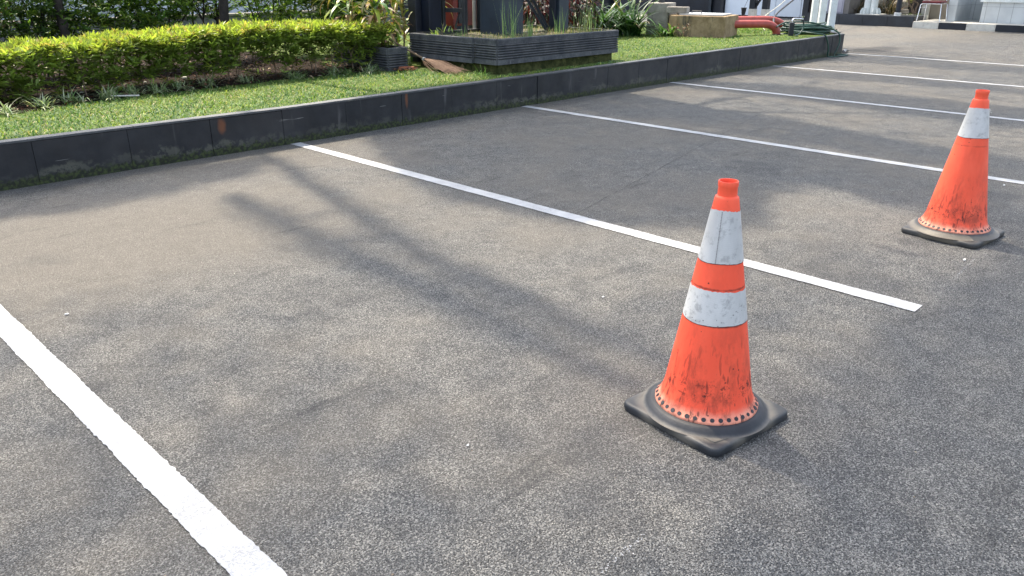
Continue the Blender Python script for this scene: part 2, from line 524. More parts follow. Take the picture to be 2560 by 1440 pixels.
M['rubber_b'] = rubber_mat('dusty_rubber', (0.024, 0.025, 0.027), (0.055, 0.055, 0.052), (0.15, 0.13, 0.10))
M['stud'] = plain('black_stud', (0.022, 0.022, 0.026), 0.6, 0.4, 60)
M['stitch'] = plain('dark_thread', (0.03, 0.03, 0.035), 0.8)

def planter_mat():
    m = NT('ribbed_stone')
    c = m.mix(m.ramp(m.noise(8, 6, 0.7), 0.3, 0.7), (0.045, 0.05, 0.058), (0.10, 0.105, 0.11))
    c = m.mix(m.ramp(m.noise(30, 5, 0.75), 0.55, 0.70, 0, 0.6), c, (0.20, 0.20, 0.19))
    geo = m.n('ShaderNodeNewGeometry').outputs['Normal']
    return m.fin(c, 0.8, m.bump(m.noise(60, 5, 0.7), 0.5, 0.006), spec=0.3)
M['planter'] = planter_mat()
def plinth_mat():
    m = NT('mossy_stone')
    c = m.mix(m.ramp(m.noise(9, 6, 0.75), 0.35, 0.65), (0.022, 0.028, 0.010), (0.075, 0.08, 0.03))
    c = m.mix(m.ramp(m.noise(5, 3, 0.5, vec=m.map((1, 1, 1.5), (2.2, 0, 0))), 0.63, 0.68, 0, 0.9), c, (0.30, 0.21, 0.13))
    return m.fin(c, 0.95, m.bump(m.noise(25, 5, 0.7), 0.8, 0.02), spec=0.1)
M['plinth'] = plinth_mat()
M['navy'] = plain('navy_steel', (0.019, 0.030, 0.044), 0.5, 0.25, 3, 0.1)
M['navy_dark'] = plain('dark_navy_steel', (0.006, 0.010, 0.020), 0.5, 0.3, 3, 0.1)
M['grey_steel'] = plain('grey_steel', (0.035, 0.037, 0.04), 0.5, 0.25, 5, 0.1)
M['red_paint'] = plain('red_paint', (0.13, 0.012, 0.008), 0.5, 0.4, 3, 0.1)
M['sunlit_edge'] = plain('sunlit_edge_tone', (0.42, 0.38, 0.33), 0.45, 0.15, 6)

def chamber_mat():
    m = NT('cracked_render')
    c = m.mix(m.ramp(m.noise(6, 6, 0.7), 0.3, 0.7), (0.19, 0.135, 0.075), (0.33, 0.25, 0.155))
    cr = m.voro(7, 'DISTANCE_TO_EDGE', vec=m.map((1, 1, 1.1), src=None))
    jit = m.math('ADD', cr, m.math('MULTIPLY', m.noise(20, 3), 0.035))
    c = m.mix(m.ramp(jit, 0.012, 0.03, 0.6, 0), c, (0.10, 0.08, 0.05))
    c = m.mix(m.ramp(m.noise(3, 5, 0.7, vec=m.map((1, 1, 0.25), (0, 4.4, 0))), 0.56, 0.68, 0, 0.85), c, (0.06, 0.058, 0.05))
    return m.fin(c, 0.92, m.bump(m.noise(40, 5, 0.7), 0.5, 0.01), spec=0.15)
M['chamber'] = chamber_mat()
M['concrete'] = plain('stained_concrete', (0.27, 0.25, 0.215), 0.9, 0.25, 6, 0.5, dirt=(0.09, 0.085, 0.07))
M['galv'] = plain('galvanised_sheet', (0.42, 0.44, 0.45), 0.5, 0.2, 8, 0.1, metal=0.4)
M['pipe_red'] = plain('red_oxide_paint', (0.33, 0.062, 0.05), 0.45, 0.16, 7, 0.05, dirt=(0.24, 0.075, 0.065))
M['hose'] = plain('green_hose', (0.013, 0.050, 0.034), 0.4, 0.3, 12)
M['chrome'] = plain('chrome', (0.62, 0.62, 0.64), 0.22, 0.1, 20, metal=0.9)
M['white_post'] = plain('white_gloss_paint', (0.60, 0.64, 0.64), 0.5, 0.08, 4, 0.05, dirt=(0.46, 0.47, 0.44))
M['white_wall'] = plain('white_panel', (0.60, 0.66, 0.74), 0.6, 0.05, 1.5)
M['white_dirty'] = plain('white_masonry_paint', (0.50, 0.49, 0.45), 0.8, 0.1, 5, 0.2, dirt=(0.30, 0.29, 0.26))
M['black'] = plain('black_paint', (0.010, 0.013, 0.02), 0.5, 0.3, 4, 0.1)
M['cable_white'] = plain('cream_cable', (0.55, 0.53, 0.42), 0.5)
M['lilac'] = plain('pale_lilac_steel', (0.36, 0.35, 0.42), 0.5, 0.08, 3)
M['brown_grey'] = plain('brown_grey_steel', (0.15, 0.14, 0.135), 0.6, 0.1, 3)
M['dark_brown'] = plain('dark_brown_wall', (0.035, 0.027, 0.025), 0.7, 0.3, 3)
M['grey_wall'] = plain('grey_render', (0.17, 0.175, 0.18), 0.85, 0.15, 3, 0.2)
M['beige'] = plain('beige_render', (0.24, 0.21, 0.17), 0.85, 0.1, 3, 0.2)
M['boulder'] = plain('pale_boulder', (0.28, 0.255, 0.22), 0.9, 0.3, 5, 0.7, dirt=(0.10, 0.09, 0.075))
M['brick'] = plain('terracotta', (0.30, 0.105, 0.055), 0.9, 0.25, 20, 0.5)
M['stick'] = plain('broom_stick', (0.24, 0.17, 0.11), 0.7, 0.25, 14, 0.3)
M['bristle'] = plain('broom_bristle', (0.14, 0.085, 0.055), 0.85, 0.4, 60, 0.3)
M['white_cloth'] = plain('white_plastic', (0.7, 0.7, 0.68), 0.6)
M['chalk'] = plain('chalk', (0.36, 0.37, 0.38), 0.9, 0.3, 90)
M['seat_red'] = plain('maroon_vinyl', (0.10, 0.008, 0.012), 0.5)
def tile_mat():
    m = NT('white_wall_tiles')
    x, y, z = m.xyz()
    c = m.mix(m.ramp(m.noise(3, 3), 0.3, 0.7), (0.42, 0.445, 0.455), (0.50, 0.525, 0.53))
    g = m.n('ShaderNodeMath', operation='PINGPONG'); m.put(g.inputs[0], m.math('ADD', y, 0.1)); g.inputs[1].default_value = 0.15
    c = m.mix(m.math('LESS_THAN', g.outputs[0], 0.006), c, (0.24, 0.25, 0.26))
    g2 = m.n('ShaderNodeMath', operation='PINGPONG'); m.put(g2.inputs[0], m.math('ADD', z, 0.05)); g2.inputs[1].default_value = 0.3
    c = m.mix(m.math('LESS_THAN', g2.outputs[0], 0.004), c, (0.27, 0.28, 0.29))
    return m.fin(c, 0.35, spec=0.5)
M['tile'] = tile_mat()
M['platform_top'] = plain('pale_floor_tiles', (0.55, 0.53, 0.48), 0.5, 0.08, 3)

# ------------------------------------------------------------------ the ground and its markings
def kz(x):      # height of the kerb top along x
    return float(np.interp(x, [-4, 1.5, 3.4, 5.2, 7.0, 9.0, 11.0, 13.0, 14.5, 18], [0.318, 0.313, 0.302, 0.31, 0.317, 0.326, 0.335, 0.342, 0.352, 0.36]))
KY = 5.941

mb = MB(); mb.sheet([(-140, -140), (160, -140), (160, 160), (-140, 160)], 0.0)
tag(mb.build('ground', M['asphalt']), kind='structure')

def stripe(x0, w, y0, y1, z=0.004, n=420):
    xs0 = []; vs = []; fs = []
    for i in range(n + 1):
        y = y1 + (y0 - y1) * i / n
        xc = x0 - 0.0072 * (KY - y)
        a = 0.0014 * rng.normal() + 0.0012 * math.sin(y * 17 + x0); b = 0.0014 * rng.normal() + 0.0012 * math.sin(y * 13 + x0 * 2)
        vs += [(xc - w / 2 + a, y, z), (xc + w / 2 + b, y, z)]
    for i in range(n):
        fs.append((2 * i, 2 * i + 1, 2 * i + 3, 2 * i + 2))
    return vs, fs
for k in range(0, 6):
    mb = MB(); vs, fs = stripe(0.6886 + 2.8 * k, 0.096, 0.925, KY - 0.012)
    mb.add(vs, fs)
    o = mb.build('parking_line', M['paint'])
    tag(o, kind='structure')
mb = MB()
for (xa, ya, xb, yb) in ((3.936, 0.929, 4.307, 0.948), (1.231, 0.9, 1.42, 0.905), (3.25, 0.885, 3.75, 0.9)):
    n = int(90 * abs(xb - xa) / 0.3) if xa != 3.25 else 7
    for i in range(n):
        t = rng.random(); s = rng.uniform(0.001, 0.0032)
        cx, cy = xa + (xb - xa) * t, ya + (yb - ya) * t + rng.normal() * 0.004
        a = rng.random() * 3
        mb.add([(cx + s * math.cos(a + q), cy + s * math.sin(a + q) * 0.7, 0.0045) for q in (0, 1.6, 3.1, 4.7)], [(0, 1, 2, 3)])
tag(mb.build('chalk_mark', M['chalk']), kind='structure')
# saw-cut joint across the bays, as a row of hairline cracks
mb = MB()
pts = [(x, 1.6 + 0.0 * x + 0.36 * (x - 3.584) * 0 + 2.911 - 1.6 + (4.318 - 2.911) * (x - 3.584) / (9.44 - 3.584)) for x in np.linspace(3.4, 7.6, 70)]
for (a, b) in zip(pts[:-1], pts[1:]):
    if rng.random() < 0.12: continue
    w = 0.0017; j0, j1 = rng.normal(size=2) * 0.004
    mb.add([(a[0], a[1] + j0 - w, 0.0035), (b[0], b[1] + j1 - w, 0.0035), (b[0], b[1] + j1 + w, 0.0035), (a[0], a[1] + j0 + w, 0.0035)], [(0, 1, 2, 3)])
tag(mb.build('asphalt_joint', plain('joint_dark', (0.05, 0.05, 0.052), 0.9)), kind='structure')

# garden bed behind the kerb: a raised sheet following the kerb top
edge = [(14.44, KY + 0.02), (15.85, 7.35), (15.2, 9.6), (14.6, 12.0)]
def bed_sheet(name, poly_fn, mat, dz):
    pass
xs = np.concatenate([np.linspace(-4, 14.3, 62)])
vs = []; fs = []
for i, x in enumerate(xs):
    for j, y in enumerate((KY + 0.09, 6.6, 7.3, 8.5, 10.5, 11.98)):
        bump_ = 0.0 if j < 1 else rng.normal() * 0.006
        vs.append((x, y, kz(x) - 0.016 + bump_))
for i in range(len(xs) - 1):
    for j in range(5):
        a = i * 6 + j
        fs.append((a, a + 6, a + 7, a + 1))
b = len(vs)
vs += [(14.3, KY + 0.09, kz(14.3) - 0.016), (14.42, KY + 0.09, 0.335), (15.85, 7.35, 0.335), (15.2, 9.6, 0.335), (14.6, 11.98, 0.335), (14.3, 11.98, kz(14.3) - 0.016)]
fs.append(tuple(range(b, b + 6)))
mb = MB(); mb.add(vs, fs)
tag(mb.build('lawn', M['lawn']), kind='structure')
# soil under the hedges
mb = MB(); vs = []; fs = []
sx = np.linspace(-4, 5.6, 40)
front = np.interp(sx, [-4, 1.2, 1.7, 2.4, 3.1, 4.4, 5.6], [6.9, 7.0, 7.16, 7.45, 7.58, 7.6, 7.52])
for i, x in enumerate(sx):
    for j, t in enumerate(np.linspace(0, 1, 9)):
        y = front[i] + (11.9 - front[i]) * t ** 1.6
        vs.append((x, y + (rng.normal() * 0.02 if j == 0 else 0), kz(x) - 0.004 + (rng.normal() * 0.007 + 0.008 if j else -0.004)))
for i in range(len(sx) - 1):
    for j in range(8):
        a = i * 9 + j
        fs.append((a, a + 9, a + 10, a + 1))
mb.add(vs, fs)
mb.build('soil', M['soil'])['kind'] = 'structure'

# ------------------------------------------------------------------ kerb wall of dark slate tiles
kw = thing('kerb_wall', 'long low dark slate tiled kerb wall with mossy foot along the parking bays', 'kerb', (5.0, KY, 0.0))
mb = MB()
joints = [2.155 + 0.622 * k for k in range(-10, 20)]
joints = [j for j in joints if j < 14.3] + [14.44]
for a, b in zip(joints[:-1], joints[1:]):
    g = 0.0013; dz = rng.normal() * 0.0012; dy = rng.normal() * 0.0016
    za, zb = kz(a) - 0.018, kz(b) - 0.018
    y0 = KY + dy
    mb.add([(a + g, y0, -0.05), (b - g, y0, -0.05), (b - g, y0 + 0.02, -0.05), (a + g, y0 + 0.02, -0.05),
            (a + g, y0, za + dz), (b - g, y0, zb + dz), (b - g, y0 + 0.02, zb + dz), (a + g, y0 + 0.02, za + dz)],
           [(3, 2, 1, 0), (4, 5, 6, 7), (0, 1, 5, 4), (1, 2, 6, 5), (2, 3, 7, 6), (3, 0, 4, 7)])
tiles = mb.build('facing_tiles', M['slate'], kw, bevel=0.0015, segs=1)
mb = MB()   # mortar core
for a, b in zip(joints[:-1], joints[1:]):
    za, zb = kz(a) - 0.02, kz(b) - 0.02
    mb.add([(a, KY + 0.0215, -0.05), (b, KY + 0.0215, -0.05), (b, KY + 0.085, -0.05), (a, KY + 0.085, -0.05),
            (a, KY + 0.0215, za), (b, KY + 0.0215, zb), (b, KY + 0.085, zb), (a, KY + 0.085, za)],
           [(4, 5, 6, 7), (0, 1, 5, 4), (2, 3, 7, 6)])
mb.build('core', M['black'], kw)
mb = MB()   # coping strips
cop = [j + 0.05 for j in joints[:-1:2]] + [14.45]
for a, b in zip(cop[:-1], cop[1:]):
    za, zb = kz(a), kz(b); g = 0.0012
    y0 = KY - 0.004 + rng.normal() * 0.001
    mb.add([(a + g, y0, za - 0.017), (b - g, y0, zb - 0.017), (b - g, KY + 0.088, zb - 0.017), (a + g, KY + 0.088, za - 0.017),
            (a + g, y0, za), (b - g, y0, zb), (b - g, KY + 0.088, zb), (a + g, KY + 0.088, za)],
           [(3, 2, 1, 0), (4, 5, 6, 7), (0, 1, 5, 4), (1, 2, 6, 5), (2, 3, 7, 6), (3, 0, 4, 7)])
mb.build('coping', M['slate_top'], kw, bevel=0.003, segs=2)
# slanting end of the bed
mb = MB()
P0, P1 = Vector((14.44, KY, 0)), Vector((15.87, 7.34, 0))
d = (P1 - P0).normalized(); nrm = Vector((-d.y, d.x, 0))
for (za, zb, off, wd) in ((-0.05, 0.337, 0.0, 0.08),):
    q = [P0 + nrm * 0.0, P1, P1 + nrm * wd, P0 + nrm * wd]
    mb.add([(v.x, v.y, za) for v in q] + [(v.x, v.y, zb + 0.013) for v in q],
           [(3, 2, 1, 0), (4, 5, 6, 7), (0, 1, 5, 4), (1, 2, 6, 5), (2, 3, 7, 6), (3, 0, 4, 7)])
mb.build('end_return', M['slate_top'], kw)
# side retaining faces of the bed, hidden side
mb = MB(); mb.prism([(15.87, 7.34), (15.22, 9.6), (14.62, 12.0), (14.52, 12.0), (15.12, 9.6), (15.77, 7.36)], -0.05, 0.33)
mb.build('bed_edge', M['slate'], kw)
mb = MB()   # concrete footing lip at the asphalt: ragged black gap line
# ------------------------------------------------------------------ lawn grass
def in_soil(x, y):
    f = np.interp(x, [-4, 1.2, 1.7, 2.4, 3.1, 4.4, 5.6], [6.9, 7.0, 7.16, 7.45, 7.58, 7.6, 7.52])
    return (x < 5.62) & (y > f + rng.normal(size=len(x)) * 0.05)
def vkz(x):
    return np.interp(x, [-4, 1.5, 3.4, 5.2, 7.0, 9.0, 11.0, 13.0, 14.5, 18], [0.318, 0.313, 0.302, 0.31, 0.317, 0.326, 0.335, 0.342, 0.352, 0.36]) - 0.016

def patchiness(x, y):
    return (np.sin(x * 2.3 + 1.1 * np.sin(y * 3.1)) + np.sin(y * 4.7 + x * 1.3 + 2.0) + np.sin(x * 7.1 - y * 5.2)) / 3
n = 230000
gx = rng.uniform(0.9, 15.4, n); gy = rng.uniform(KY + 0.075, 9.2, n)
dist = np.hypot(gx, gy)
keep = rng.random(n) < np.clip(1.35 - dist / 14, 0.35, 1)
keep &= ~in_soil(gx, gy)
keep &= ~((gx > 6.1) & (gx < 8.45) & (gy > 6.2) & (gy < 7.8))
keep &= ~((gx > 5.62) & (gx < 5.98) & (gy > 7.4) & (gy < 8.6))
keep &= ~((gx > 5.9) & (gx < 8.5) & (gy > 7.75))
keep &= ~((gx > 14.42) & (gy < gx * 1.0 - 8.44))
keep &= gx < 13.55 + 1.5 * (gy > 6.95)
keep &= ~((gx > 5.6) & (gx < 6.3) & (gy > 7.35))
gx, gy = gx[keep], gy[keep]; n = len(gx)
pt = patchiness(gx, gy)
col = np.where((pt + rng.normal(size=n) * 0.5)[:, None] > 0.15, np.array([[0.145, 0.235, 0.055]]), np.array([[0.075, 0.16, 0.042]]))
dry = rng.random(n) < 0.08 + 0.14 * (pt > 0.45)
col = np.where(dry[:, None], np.array([[0.36, 0.31, 0.15]]), col)
yel = rng.random(n) < 0.16
col = np.where(yel[:, None], np.array([[0.27, 0.34, 0.07]]), col)
col = col * (1 + rng.normal(size=(n, 1)) * 0.2).clip(0.5, 1.6)
base = np.stack([gx, gy, vkz(gx) - 0.006], 1)
V, Fc, C = ribbons(base, rng.uniform(0, 6.283, n), rng.uniform(0.15, 1.15, n), rng.uniform(0.022, 0.050, n) * np.where(rng.random(n) < 0.04, 1.7, 1),
                   rng.uniform(0.006, 0.012, n), rng.uniform(0.3, 1.5, n), col, K=2)
g = np_mesh('grass', V, Fc, C, M['grass'])
tag(g, 'short bright green carpet grass on the raised bed', 'grass', kind='stuff')

# leaf litter on the soil
n = 5200
lx = rng.uniform(0.4, 6.0, n); ly = 7.25 + rng.random(n) ** 1.3 * 3.6
ok = in_soil(lx, ly) | (lx > 5.62)
lx, ly = lx[ok], ly[ok]; n = len(lx)
col = pick([(0.07, 0.027, 0.015), (0.13, 0.07, 0.038), (0.03, 0.016, 0.010), (0.26, 0.20, 0.13), (0.07, 0.07, 0.02)], n, 0.3, p=[.30, .16, .38, .06, .10])
a = rng.uniform(0, 6.28, n)
V, Fc, C = leaves(np.stack([lx, ly, vkz(lx) + rng.uniform(0.012, 0.035, n)], 1), np.stack([np.cos(a), np.sin(a), rng.normal(size=n) * 0.35], 1),
                  rng.uniform(0.03, 0.07, n), rng.uniform(0.012, 0.026, n), col, fold=0.3, droop=0.0)
tag(np_mesh('leaf_litter', V, Fc, C, M['dry']), 'brown dry leaves scattered over the soil under the hedge', 'leaf litter', kind='stuff')

# ------------------------------------------------------------------ hedge and shrubs
def sprigs(P, upness, cols, Ll=(0.035, 0.062), per=(5, 9), up=0.75):
    """whorls of pointed leaves at points P"""
    n = len(P)
    cnt = rng.integers(per[0], per[1] + 1, n)
    idx = np.repeat(np.arange(n), cnt); m = len(idx)
    az = rng.uniform(0, 6.283, m)
    el = rng.uniform(-0.2, 1.0, m) * up + 0.15
    ax = unit(np.stack([rng.normal(size=n) * 0.35, rng.normal(size=n) * 0.35 - 0.12, np.ones(n)], 1))[idx]
    h = np.stack([np.cos(az), np.sin(az), np.zeros(m)], 1)
    d = unit(h * np.cos(el)[:, None] + ax * np.sin(el)[:, None])
    L = rng.uniform(Ll[0], Ll[1], m)
    col = (np.asarray(cols) * (1 + rng.normal(size=(n, 1)) * 0.22).clip(0.5, 1.6))[idx] * (1 + rng.normal(size=(m, 1)) * 0.16).clip(0.5, 1.6)
    b = P[idx] + ax * rng.uniform(-0.018, 0.012, m)[:, None]
    return leaves(b, d, L, L * rng.uniform(0.20, 0.31, m), col, fold=0.22, droop=0.12)

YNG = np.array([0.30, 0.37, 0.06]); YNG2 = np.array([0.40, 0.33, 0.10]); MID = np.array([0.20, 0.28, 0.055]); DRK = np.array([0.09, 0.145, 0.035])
hx = [0.2, 1.97, 2.44, 2.96, 3.52, 4.15, 4.85, 5.63, 5.88]
hzt = [0.70, 0.72, 0.73, 0.755, 0.77, 0.80, 0.785, 0.765, 0.735]
n = 11500
X = rng.uniform(0.4, 5.93, n); u = rng.random(n)
topz = np.interp(X, hx, hzt)
top = topz + 0.012 * np.sin(X * 9) + 0.010 * np.sin(X * 23) + rng.normal(size=n) * 0.008
isTop = u < 0.36
drop = np.interp(X, [0.4, 2.6, 3.4, 4.2, 5.9], [0.42, 0.42, 0.36, 0.30, 0.31]) * (1 + 0.18 * np.sin(X * 7.3) + 0.12 * np.sin(X * 17))
Yv = np.where(isTop, rng.uniform(7.66, 8.40, n), 7.62 + rng.random(n) ** 1.8 * 0.5)
depth = np.where(isTop, rng.exponential(0.014, n), rng.random(n) ** 0.95 * drop)
Zt = top - depth
clump = np.sin(X * 11 + Yv * 7) + np.sin(X * 19 - Zt * 30) + 0.7 * np.sin(X * 31 + Zt * 17)
keep = isTop | ((clump > -0.9 + 1.5 * depth / drop) & (rng.random(n) < 1.1 - 0.75 * depth / drop))
X, Yv, Zt, depth, top = X[keep], Yv[keep], Zt[keep], depth[keep], top[keep]
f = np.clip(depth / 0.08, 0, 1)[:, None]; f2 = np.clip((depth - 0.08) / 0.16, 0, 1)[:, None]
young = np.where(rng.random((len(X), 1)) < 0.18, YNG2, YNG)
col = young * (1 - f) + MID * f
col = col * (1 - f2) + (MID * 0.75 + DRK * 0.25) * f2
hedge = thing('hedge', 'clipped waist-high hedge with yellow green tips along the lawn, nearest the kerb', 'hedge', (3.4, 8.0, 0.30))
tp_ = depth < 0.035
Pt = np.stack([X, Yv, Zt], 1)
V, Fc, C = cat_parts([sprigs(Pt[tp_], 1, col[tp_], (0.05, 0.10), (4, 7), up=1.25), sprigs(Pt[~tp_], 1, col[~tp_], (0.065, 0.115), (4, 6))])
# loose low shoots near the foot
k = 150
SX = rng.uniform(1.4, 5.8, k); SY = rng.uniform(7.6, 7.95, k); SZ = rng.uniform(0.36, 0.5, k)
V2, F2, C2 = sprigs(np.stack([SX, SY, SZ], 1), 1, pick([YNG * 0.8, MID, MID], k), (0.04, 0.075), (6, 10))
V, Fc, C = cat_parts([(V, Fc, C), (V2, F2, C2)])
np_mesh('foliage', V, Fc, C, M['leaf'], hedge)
# bare stems, one mesh each
for i in range(34):
    x0 = 1.25 + i * 0.139 + rng.normal() * 0.035; y0 = 7.72 + rng.random() * 0.4
    mb = MB()
    lean = rng.normal() * 0.05
    zt = float(np.interp(x0, hx, hzt)) - 0.07
    z0 = 0.29; zs = rng.uniform(0.40, 0.5)
    j = Vector((x0 + lean * 0.5, y0, zs))
    r0 = rng.uniform(0.0045, 0.009)
    mb.tube([(x0, y0, z0), (x0 + lean * 0.2 + rng.normal() * 0.006, y0, (z0 + zs) / 2), j], [r0, r0 * 0.9, r0 * 0.8], 5)
    for q in range(rng.integers(2, 5)):
        e = Vector((j.x + rng.normal() * 0.06, j.y + rng.normal() * 0.05, zt - rng.random() * 0.05))
        mid = (j + e) / 2 + Vector((rng.normal() * 0.012, rng.normal() * 0.012, -0.01))
        mb.tube([j, mid, e], [r0 * 0.7, r0 * 0.5, r0 * 0.35], 4)
    mb.build('stem', M['twig'], hedge, smooth=True)

# taller loose shrubs behind
def shrub(cx, cy, rx, ry, z0, z1, nl, label, dens_cols, ll=(0.06, 0.115), lowgap=0.0):
    s = thing('garden_shrub', label, 'shrub', (cx, cy, 0.30), 'loose shrubs behind the clipped hedge')
    n = int(nl * 2.3)
    P = rng.normal(size=(n, 3)); P = unit(P) * (rng.random((n, 1)) ** 0.33)
    x = cx + P[:, 0] * rx; y = cy + P[:, 1] * ry; z = (z0 + z1) / 2 + P[:, 2] * (z1 - z0) / 2
    cl = np.sin(x * 13 + z * 9) + np.sin(y * 11 - z * 14) + np.sin(x * 5 + y * 6 + z * 21)
    k = cl > -0.9 + lowgap
    P = np.stack([x, y, z], 1)[k]
    V, Fc, C = sprigs(P, 1, pick(dens_cols, len(P), 0.25), ll, (4, 6), up=0.9)
    np_mesh('foliage', V, Fc, C, M['leaf'], s)
    for q in range(6):
        mb = MB()
        bx, by = cx + rng.normal() * rx * 0.25, cy + rng.normal() * ry * 0.25
        tx, ty = cx + rng.normal() * rx * 0.6, cy + rng.normal() * ry * 0.5
        r0 = rng.uniform(0.008, 0.016)
        mb.tube([(bx, by, 0.29), ((bx * 2 + tx) / 3, (by * 2 + ty) / 3, 0.29 + (z1 - 0.3) * 0.35), (tx, ty, z1 - 0.15)], [r0, r0 * 0.8, r0 * 0.4], 6)
        mx, my, mz = (bx * 2 + tx) / 3, (by * 2 + ty) / 3, 0.29 + (z1 - 0.3) * 0.35
        for w in range(3):
            mb.tube([(mx, my, mz), (mx + rng.normal() * 0.14, my + rng.normal() * 0.14, mz + rng.uniform(0.15, 0.4))], [r0 * 0.5, r0 * 0.25], 4)
        mb.build('branch', M['darkbark'], s, smooth=True)
    return s
G1 = (0.11, 0.20, 0.035); G2 = (0.22, 0.33, 0.055); G3 = (0.055, 0.11, 0.025); G4 = (0.10, 0.07, 0.035)
shrub(1.9, 9.1, 0.55, 0.45, 0.42, 1.5, 620, 'loose dark shrub with brown twigs at the far left edge behind the hedge', [G3, G1, G4, G3])
shrub(2.85, 9.35, 0.55, 0.45, 0.55, 1.6, 700, 'dark green shrub behind the hedge, second from the left edge', [G3, G1, G2, G3])
shrub(3.85, 9.5, 0.6, 0.45, 0.52, 1.6, 800, 'green shrub arching behind the hedge, left of the gap showing the grey wall', [G1, G1, G2, G3])
shrub(4.75, 9.8, 0.5, 0.4, 0.80, 1.7, 420, 'thin twiggy shrub behind the hedge in front of the grey wall', [G1, G2, G3], lowgap=0.6)
shrub(5.75, 9.9, 0.62, 0.45, 0.50, 1.7, 620, 'bright green shrub behind the middle of the hedge', [G2, G1, G2], lowgap=0.1)
shrub(6.55, 9.5, 0.6, 0.5, 0.45, 1.7, 900, 'dense green shrub behind the hedge end, left of the drying corn plants', [G2, G1, G3])
shrub(7.3, 10.4, 0.6, 0.5, 0.45, 1.7, 600, 'shaded shrub behind the drying corn plants', [G1, G3, G2])

# spider plants along the foot of the hedge
def tuft(name, x, y, z, n, L, W, cols, label, cat, group, mat, el=(0.3, 1.3), bend=(0.6, 1.8), K=5, tip=None, spread=0.04, part=None):
    t = thing(name, label, cat, (x, y, z), group) if part is None else part
    b = np.stack([x + rng.normal(size=n) * spread, y + rng.normal(size=n) * spread, np.full(n, z)], 1)
    V, Fc, C = ribbons(b, rng.uniform(0, 6.283, n), rng.uniform(*el, n), rng.uniform(L[0], L[1], n), rng.uniform(W[0], W[1], n), rng.uniform(*bend, n), pick(cols, n), K=K, tipcol=tip)
    if part is None:
        # the thing is a single mesh: drop the empty
        bpy.data.objects.remove(t)
        o = np_mesh(name, V, Fc, C, mat, None, (x, y, z))
        return tag(o, label, cat, group)
    return np_mesh('leaf_tuft', V, Fc, C, mat, part)
SP = [(0.28, 0.35, 0.19), (0.15, 0.23, 0.09), (0.42, 0.47, 0.30)]
sp_pos = [(2.05, 7.36), (2.32, 7.50), (2.62, 7.50), (2.86, 7.62), (3.10, 7.60), (3.36, 7.66), (3.62, 7.70), (4.05, 7.72), (4.55, 7.62), (5.02, 7.58), (5.45, 7.52), (1.72, 7.22)]
where = ['second from the left edge', 'third from the left edge', 'fourth from the left edge', 'fifth from the left', 'sixth from the left', 'seventh from the left',
         'eighth from the left', 'ninth from the left', 'tenth from the left', 'second nearest the small ribbed planter', 'nearest the small ribbed planter', 'at the left edge of the photo']
for (x, y), w in zip(sp_pos, where):
    tuft('spider_plant', x, y, 0.296, int(rng.integers(60, 95)), (0.09, 0.20), (0.008, 0.014), SP, 'variegated spider plant tuft at the hedge foot, ' + w, 'plant', 'spider plants along the hedge foot', M['grass'], spread=0.035)

# ------------------------------------------------------------------ ribbed stone planters
def ribbed_panel(mb, a, b, z0, z1, nrm_out):
    """a,b ground endpoints of one panel; ribs between a carved top band and a plain bottom band"""
    a = Vector((*a, 0)); b = Vector((*b, 0)); o = Vector((*nrm_out, 0)).normalized()
    H = z1 - z0
    prof = [(0, 0.0), (0.012, 0.0)]
    rows = [(z0, 0.012), (z0 + H * 0.20, 0.014)]
    nr = 6; r0 = z0 + H * 0.20; r1 = z0 + H * 0.80
    for k in range(nr):
        t0 = r0 + (r1 - r0) * k / nr; dt = (r1 - r0) / nr
        rows += [(t0 + dt * 0.05, -0.012), (t0 + dt * 0.22, -0.012), (t0 + dt * 0.30, 0.010), (t0 + dt * 0.5, 0.017), (t0 + dt * 0.8, 0.016), (t0 + dt * 0.97, 0.004)]
    rows += [(r1 + 0.002, 0.012), (z1 - 0.004, 0.012), (z1, 0.008), (z1, -0.03)]
    vs = []; fs = []
    for (z, off) in rows:
        for p in (a, b):
            q = p + o * off
            vs.append((q.x, q.y, z))
    for i in range(len(rows) - 1):
        fs.append((2 * i, 2 * i + 1, 2 * i + 3, 2 * i + 2))
    # closing ends and back
    n = len(rows)
    back = len(vs)
    for p in (a, b):
        q = p - o * 0.03
        vs.append((q.x, q.y, z0)); vs.append((q.x, q.y, z1))
    fs.append(tuple([2 * i for i in range(n)][::-1] + [back]))
    fs.append(tuple([2 * i + 1 for i in range(n)] + [back + 2]))
    mb.add(vs, fs)
    # herringbone carving in the top band
    zc = z1 - H * 0.10
    L = (b - a).length; d = (b - a).normalized()
    m = int(L / 0.045)
    for k in range(m):
        c = a + d * (L * (k + 0.5) / m) + o * 0.0135
        for s in (-1, 1):
            ang = s * 0.8
            for q in (-0.008, 0.008):
                cc = c + d * (s * 0.009) + Vector((0, 0, zc + q))
                t = d * math.cos(ang) * 0.011 + Vector((0, 0, math.sin(ang) * 0.011))
                w = d * (-math.sin(ang)) * 0.002 + Vector((0, 0, math.cos(ang) * 0.002))
                vs = [cc - t - w, cc + t - w, cc + t + w, cc - t + w]
                mb.add([v for v in vs] + [v + o * 0.003 for v in vs], [(0, 1, 5, 4), (1, 2, 6, 5), (2, 3, 7, 6), (3, 0, 4, 7), (4, 5, 6, 7)])

def planter(label, X0, X1, Y0, Y1, z0, z1, panels_front, panels_side, plinth=True, stepx=0.0):
    t = thing('planter', label, 'planter', ((X0 + X1) / 2, (Y0 + Y1) / 2, z0), 'ribbed dark stone planters')
    def edge(name, pts, o):
        for a, b in zip(pts[:-1], pts[1:]):
            mb = MB(); ribbed_panel(mb, a, b, z0, z1, o); mb.build(name, M['planter'], t)
    return t, edge

